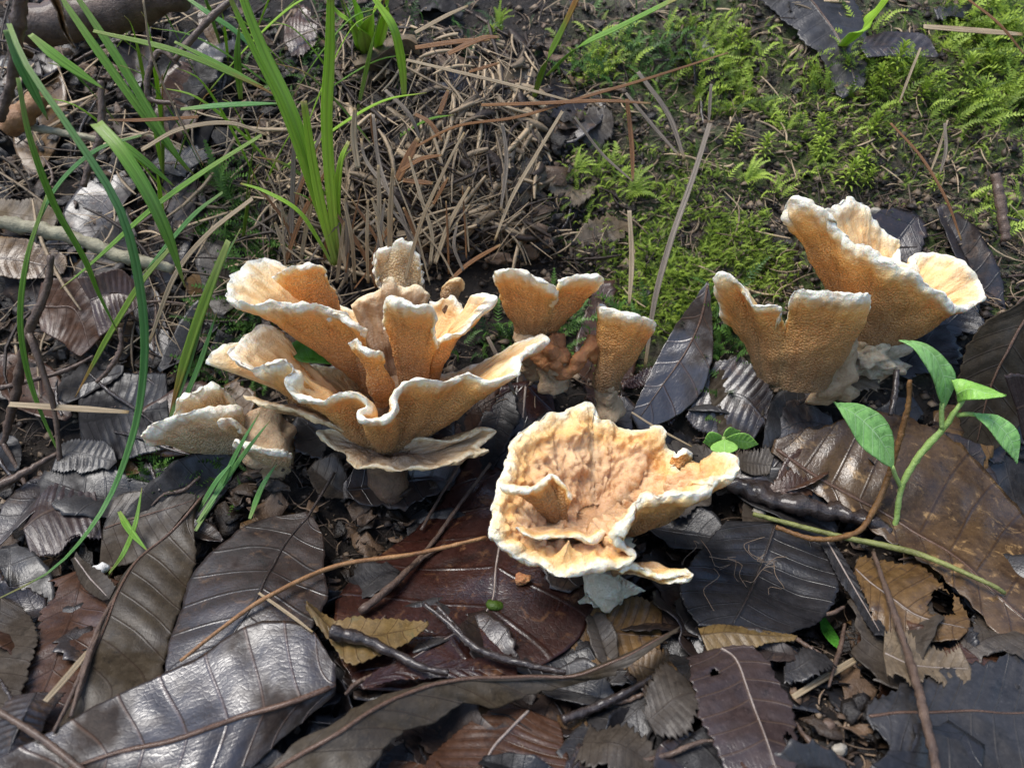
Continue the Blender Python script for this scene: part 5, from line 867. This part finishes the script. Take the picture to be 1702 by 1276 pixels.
def star_proto(seed):
    V, F_, A_ = [], [], []; rr = random.Random(seed)
    for k in range(46):
        f = k / 45; c = A([0, 0, .25 + .55 * f]); a = k * 2.4; el = .15 + .9 * f; ln = .42 * (1 - .35 * f) * rr.uniform(.85, 1.15)
        h = A([math.cos(a), math.sin(a), 0]); s_ = A([-math.sin(a), math.cos(a), 0]) * .032
        m1 = c + (h * math.cos(el) + A([0, 0, math.sin(el)])) * ln * .6; m2 = m1 + (h * math.cos(el - .7) + A([0, 0, math.sin(el - .7)])) * ln * .45
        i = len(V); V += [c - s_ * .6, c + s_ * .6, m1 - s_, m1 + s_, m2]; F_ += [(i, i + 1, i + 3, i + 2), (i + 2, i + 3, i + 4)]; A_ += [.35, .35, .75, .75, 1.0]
    return V, F_, A_
sv, sf, sa = star_proto(3); sm = mesh('foliage', sv, sf, {'rnd': sa}, False); sm.materials.append(M['moss'])
tv, tf = tube([A([0, 0, -.15]), A([.02, 0, .3]), A([0, .02, .8])], [.03, .025, .02], 6, 8); stm = mesh('stem', tv, tf); stm.materials.append(M['twig_green'])
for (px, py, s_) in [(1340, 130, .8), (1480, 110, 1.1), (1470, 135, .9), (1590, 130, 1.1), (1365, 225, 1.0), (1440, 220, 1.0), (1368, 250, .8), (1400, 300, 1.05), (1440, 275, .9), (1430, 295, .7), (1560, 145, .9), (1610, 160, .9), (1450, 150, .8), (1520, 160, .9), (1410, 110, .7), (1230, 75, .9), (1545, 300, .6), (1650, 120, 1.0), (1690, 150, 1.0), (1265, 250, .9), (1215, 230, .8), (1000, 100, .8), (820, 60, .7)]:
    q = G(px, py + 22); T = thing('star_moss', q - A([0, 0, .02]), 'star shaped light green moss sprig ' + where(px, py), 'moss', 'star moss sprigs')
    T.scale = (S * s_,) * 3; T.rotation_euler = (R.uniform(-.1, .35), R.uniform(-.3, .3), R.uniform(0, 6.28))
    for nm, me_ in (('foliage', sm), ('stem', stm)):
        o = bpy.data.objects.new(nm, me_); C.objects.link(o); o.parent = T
# feathery single fronds one can pick out
for (px, py, L, ang, lb) in [(1045, 325, .95, .2, 'yellow green feathery moss frond spreading over a crumpled leaf'), (955, 290, .7, .4, 'small bright moss frond beside the straw mound'), (1240, 300, .8, .3, 'flat bright moss frond above the skirted mushroom'), (380, 330, 1.5, 1.5, 'tall dark feathery moss stem between the green blades'), (830, 50, .9, 1.5, 'lone upright moss shoot on the mound crest')]:
    V, F_, A_ = [], [], []; b = G(px, py, .1)
    for k in range(7 if ang < 1 else 5):
        d = A([math.cos(ang + (k - 3) * .32), -.25 + .1 * k, math.sin(ang + (k - 3) * .32) * .6 + .25]); frond(b, d, A([0, -.5, .85]), L * R.uniform(.6, 1), L * .2, 16, R.uniform(.4, .9), V, F_, A_)
    tag(obj('moss_frond', np.array(V), np.array(F_), M['moss' if ang < 1 or px > 800 else 'moss_dark'], base=b, attrs={'rnd': A_}, smooth=False), lb, 'moss')

# ------------------------------------------------------------------ litter crumbs, fibres, stones
def scatter(n, box=(-150, 1850, 0, 1330)):
    px = rng.uniform(box[0], box[1], n); py = rng.uniform(box[2], box[3], n); q = Gv(px, py)
    e = .12; N = nrm(np.stack([hs(q[:, 0] - e, q[:, 1]) - hs(q[:, 0] + e, q[:, 1]), hs(q[:, 0], q[:, 1] - e) - hs(q[:, 0], q[:, 1] + e), np.full(n, 2 * e)], 1))
    return q, N
octv = A([[1, 0, 0], [-1, 0, 0], [0, 1, 0], [0, -1, 0], [0, 0, 1], [0, 0, -1.0]])
octf = A([[0, 2, 4], [2, 1, 4], [1, 3, 4], [3, 0, 4], [2, 0, 5], [1, 2, 5], [3, 1, 5], [0, 3, 5]])
n = 22000; q, N = scatter(n - 6000); q2, N2 = scatter(6000, (900, 1750, 0, 560)); q, N = np.vstack([q, q2]), np.vstack([N, N2]); sz = .025 + .11 * rng.random(n) ** 3
o8 = octv[None] * rng.uniform(.4, 1.7, (n, 1, 3)) * (1 + rng.uniform(-.35, .35, (n, 6, 1))) * sz[:, None, None]
an = rng.uniform(0, 6.28, n); ca, sa_ = np.cos(an)[:, None], np.sin(an)[:, None]; o8 = np.stack([o8[..., 0] * ca - o8[..., 1] * sa_, o8[..., 0] * sa_ + o8[..., 1] * ca, o8[..., 2] * .7], -1)
tag(obj('litter_crumbs', (q[:, None] + N[:, None] * (sz * .3)[:, None, None] + o8).reshape(-1, 3), (octf[None] + 6 * np.arange(n)[:, None, None]).reshape(-1, 3), M['crumb'], base=(0, 0, 0), attrs={'rnd': np.repeat(rng.random(n) ** 1.6, 6)}, smooth=False), 'fine brown crumbs of rotten litter scattered over the soil', 'litter', kind='stuff')
def strips(q, N, L, W, hmax, arch, dirs=None, m=6, wav=.55, pw=1.8):   # thin curved flat strips lying on a surface
    n = len(q); a_ = rng.uniform(0, 6.28, n) if dirs is None else dirs
    d = np.stack([np.cos(a_), np.sin(a_), np.zeros(n)], 1); d = nrm(d - N * (d * N).sum(1, keepdims=True)); s_ = np.cross(N, d)
    f = np.linspace(-.5, .5, m); h0, h1 = rng.uniform(0, hmax, n), rng.uniform(0, hmax, n); cv = rng.normal(0, wav, n)
    c = q[:, None] + d[:, None] * (L[:, None] * f)[..., None] + s_[:, None] * ((cv * L)[:, None] * (f ** 2 - .1)[None])[..., None]
    hz = (h0[:, None] * (.5 - f) + h1[:, None] * (.5 + f) + (arch * L * rng.uniform(0, 1, n))[:, None] * (.25 - f ** 2)[None]) + .02
    c = c + N[:, None] * hz[..., None]; sd2 = nrm(s_ + N * rng.uniform(-.7, .7, (n, 1)))
    wv = (W[:, None] * (.5 * (1 - .5 * np.abs(f * 2) ** 3))[None])[..., None] * sd2[:, None]; th_ = np.cross(d, sd2)[:, None] * (W * .22)[:, None, None]
    V = np.stack([c - wv, c + th_, c + wv, c - th_], 2)                     # (n, m, 4, 3)
    idx = np.arange(n)[:, None, None] * m * 4 + np.arange(m - 1)[None, :, None] * 4; k = np.arange(4)[None, None]; k2 = (k + 1) % 4
    return V.reshape(-1, 3), np.stack([idx + k, idx + k2, idx + 4 + k2, idx + 4 + k], -1).reshape(-1, 4), np.repeat(rng.random(n) ** pw, m * 4)
def flakes(q, N, sz, lift):                   # torn bits of leaf, each a small bent sheet with its own outline
    n = len(q); an = rng.uniform(0, 6.28, n); d = np.stack([np.cos(an), np.sin(an), np.zeros(n)], 1); d = nrm(d - N * (d * N).sum(1, keepdims=True)); e = np.cross(N, d)
    tl = rng.uniform(-.5, .5, (n, 2)); N2 = nrm(N + d * tl[:, :1] + e * tl[:, 1:]); d = nrm(d - N2 * (d * N2).sum(1, keepdims=True)); e = np.cross(N2, d)
    th = np.linspace(0, 2 * np.pi, 9, endpoint=False); rr_ = rng.uniform(.45, 1.15, (n, 9)); asp = rng.uniform(.35, .9, (n, 1)); b1, b2 = rng.normal(0, .45, (2, n, 1))
    rings = [np.repeat((q + N * lift[:, None])[:, None], 1, 1)]
    for f in (.55, 1.0):
        x_, y_ = f * rr_ * np.cos(th), f * rr_ * np.sin(th) * asp; h_ = b1 * x_ ** 2 + b2 * x_ * y_ + rng.normal(0, .08, (n, 9)) * f
        rings.append(q[:, None] + N[:, None] * lift[:, None, None] + (d[:, None] * x_[..., None] + e[:, None] * y_[..., None] + N2[:, None] * h_[..., None]) * sz[:, None, None])
    V = np.concatenate(rings, 1); k = np.arange(9); k2 = (k + 1) % 9
    f1 = np.stack([np.zeros(9, int), 1 + k, 1 + k2], -1); f2 = np.vstack([np.stack([1 + k, 10 + k, 10 + k2], -1), np.stack([1 + k, 10 + k2, 1 + k2], -1)])
    F3 = np.vstack([f1, f2]); return V.reshape(-1, 3), (F3[None] + 19 * np.arange(n)[:, None, None]).reshape(-1, 3), np.repeat(rng.random(n) ** 2.0, 19)
qs = [scatter(2200, (-120, 620, -10, 620)), scatter(700, (540, 960, 60, 440)), scatter(700, (900, 1720, -10, 520)), scatter(2200, (-150, 1850, 760, 1330))]
q, N = np.vstack([t_[0] for t_ in qs]), np.vstack([t_[1] for t_ in qs]); n = len(q); sz = .08 + .42 * rng.random(n) ** 2.2; sz[2900:3600] *= .55
V, Fq, at_ = flakes(q, N, sz, .03 + .3 * rng.random(n) * np.r_[np.ones(2900), np.full(700, .2), np.ones(2200)])
fo = tag(obj('leaf_flakes', V, Fq, M['flake'], base=(0, 0, 0), attrs={'rnd': at_}), 'torn flakes of rotting leaves covering the forest floor', 'litter', kind='stuff'); solid(fo, .015)
q, N = scatter(420, (-100, 600, 0, 560)); V, Fq, at_ = strips(q, N, rng.uniform(.8, 3.6, 420), .02 + .09 * rng.random(420) ** 2, .7, .25, wav=.3, pw=1.2)
tag(obj('dead_stalks', V, Fq, M['thatch'], base=(0, 0, 0), attrs={'rnd': at_}), 'tangle of thin dead stalks over the shaded litter beside the rosette', 'litter', kind='stuff')
q, N = scatter(4200); V, Fq, at_ = strips(q, N, rng.uniform(.15, 1.0, 4200), rng.uniform(.012, .05, 4200), .16, .25)
tag(obj('litter_fibres', V, Fq, M['fibre'], base=(0, 0, 0), attrs={'rnd': at_}), 'thin rootlets and fibres strewn over the litter', 'litter', kind='stuff')
q, N = scatter(1150, (570, 880, 80, 400)); q2, N2 = scatter(350, (440, 600, 200, 440)); q, N = np.vstack([q, q2]), np.vstack([N, N2]); n = len(q)
V, Fq, at_ = strips(q, N, rng.uniform(.3, 2.4, n), .015 + .13 * rng.random(n) ** 3, .5, .35, rng.normal(-1.57, .6, n), wav=.25, pw=1.3)
q3, N3 = scatter(260, (570, 900, 70, 400)); V3, F3, a3 = strips(q3, N3, rng.uniform(.3, 1.1, 260), rng.uniform(.1, .34, 260), .5, .5); V, Fq, at_ = np.vstack([V, V3]), np.vstack([Fq, F3 + len(V)]), np.r_[at_, a3]
tag(obj('straw_thatch', V, Fq, M['thatch'], base=(0, 0, 0), attrs={'rnd': at_}), 'matted dry straw thatch covering the mound behind the rosette', 'straw', kind='stuff')
q, N = scatter(1700, (900, 1720, 0, 500)); V, Fq, at_ = strips(q, N, .1 + 1.1 * rng.random(1700) ** 2, .015 + .06 * rng.random(1700) ** 2, .15, .3)
tag(obj('bank_bits', V, Fq, M['thatch'], base=(0, 0, 0), attrs={'rnd': at_}), 'pale needle bits scattered over the mossy bank', 'litter', kind='stuff')
V, F_, A_, off_ = [], [], [], 0
for k in range(11):                        # pale rootlets on the black leaf
    x0, y0 = R.uniform(1130, 1310), R.uniform(890, 990); ps = [(x0, y0)]
    for j in range(4): ps.append((ps[-1][0] + R.uniform(-26, 26), ps[-1][1] + R.uniform(-6, 26)))
    v, f = tube([G(p[0], p[1], .42) for p in ps], [.009, .004], 4, 14); V.append(v); F_ += [[i + off_ for i in t] for t in f]; A_ += [.8] * len(v); off_ += len(v)
tag(obj('rootlets', np.vstack(V), F_, M['fibre'], base=G(1220, 950), attrs={'rnd': A_}), 'fine pale branching rootlets spread on the black leaf', 'roots', kind='stuff')
for (px, py, s_, mt, lb) in [(1148, 978, .14, 'pebble', 'small tan stone beside the low lobe of the cup mushroom'), (1455, 352, .13, 'pebble', 'yellowish round pebble on bare bank soil'), (168, 945, .13, 'white_bit', 'tiny white chip on the dull leaf'), (1395, 1245, .10, 'pebble', 'grey pebble in the crumbly soil at the lower edge'), (1375, 1205, .11, 'twig', 'reddish nut husk in the crumbly soil at the lower edge'), (1262, 850, .12, 'pebble', 'small stone under the olive runner stem'), (823, 1005, .13, 'moss', 'small green moss ball on the dark red leaf')]:
    o = blob(lb.split()[1] if 0 else 'pebble' if mt == 'pebble' else 'chip', G(px, py, .18), (s_ * 1.2, s_, s_ * .8), None, mt, int(px), .35, 1.4, 16); tag(o, lb, 'stone' if mt == 'pebble' else 'fragment')
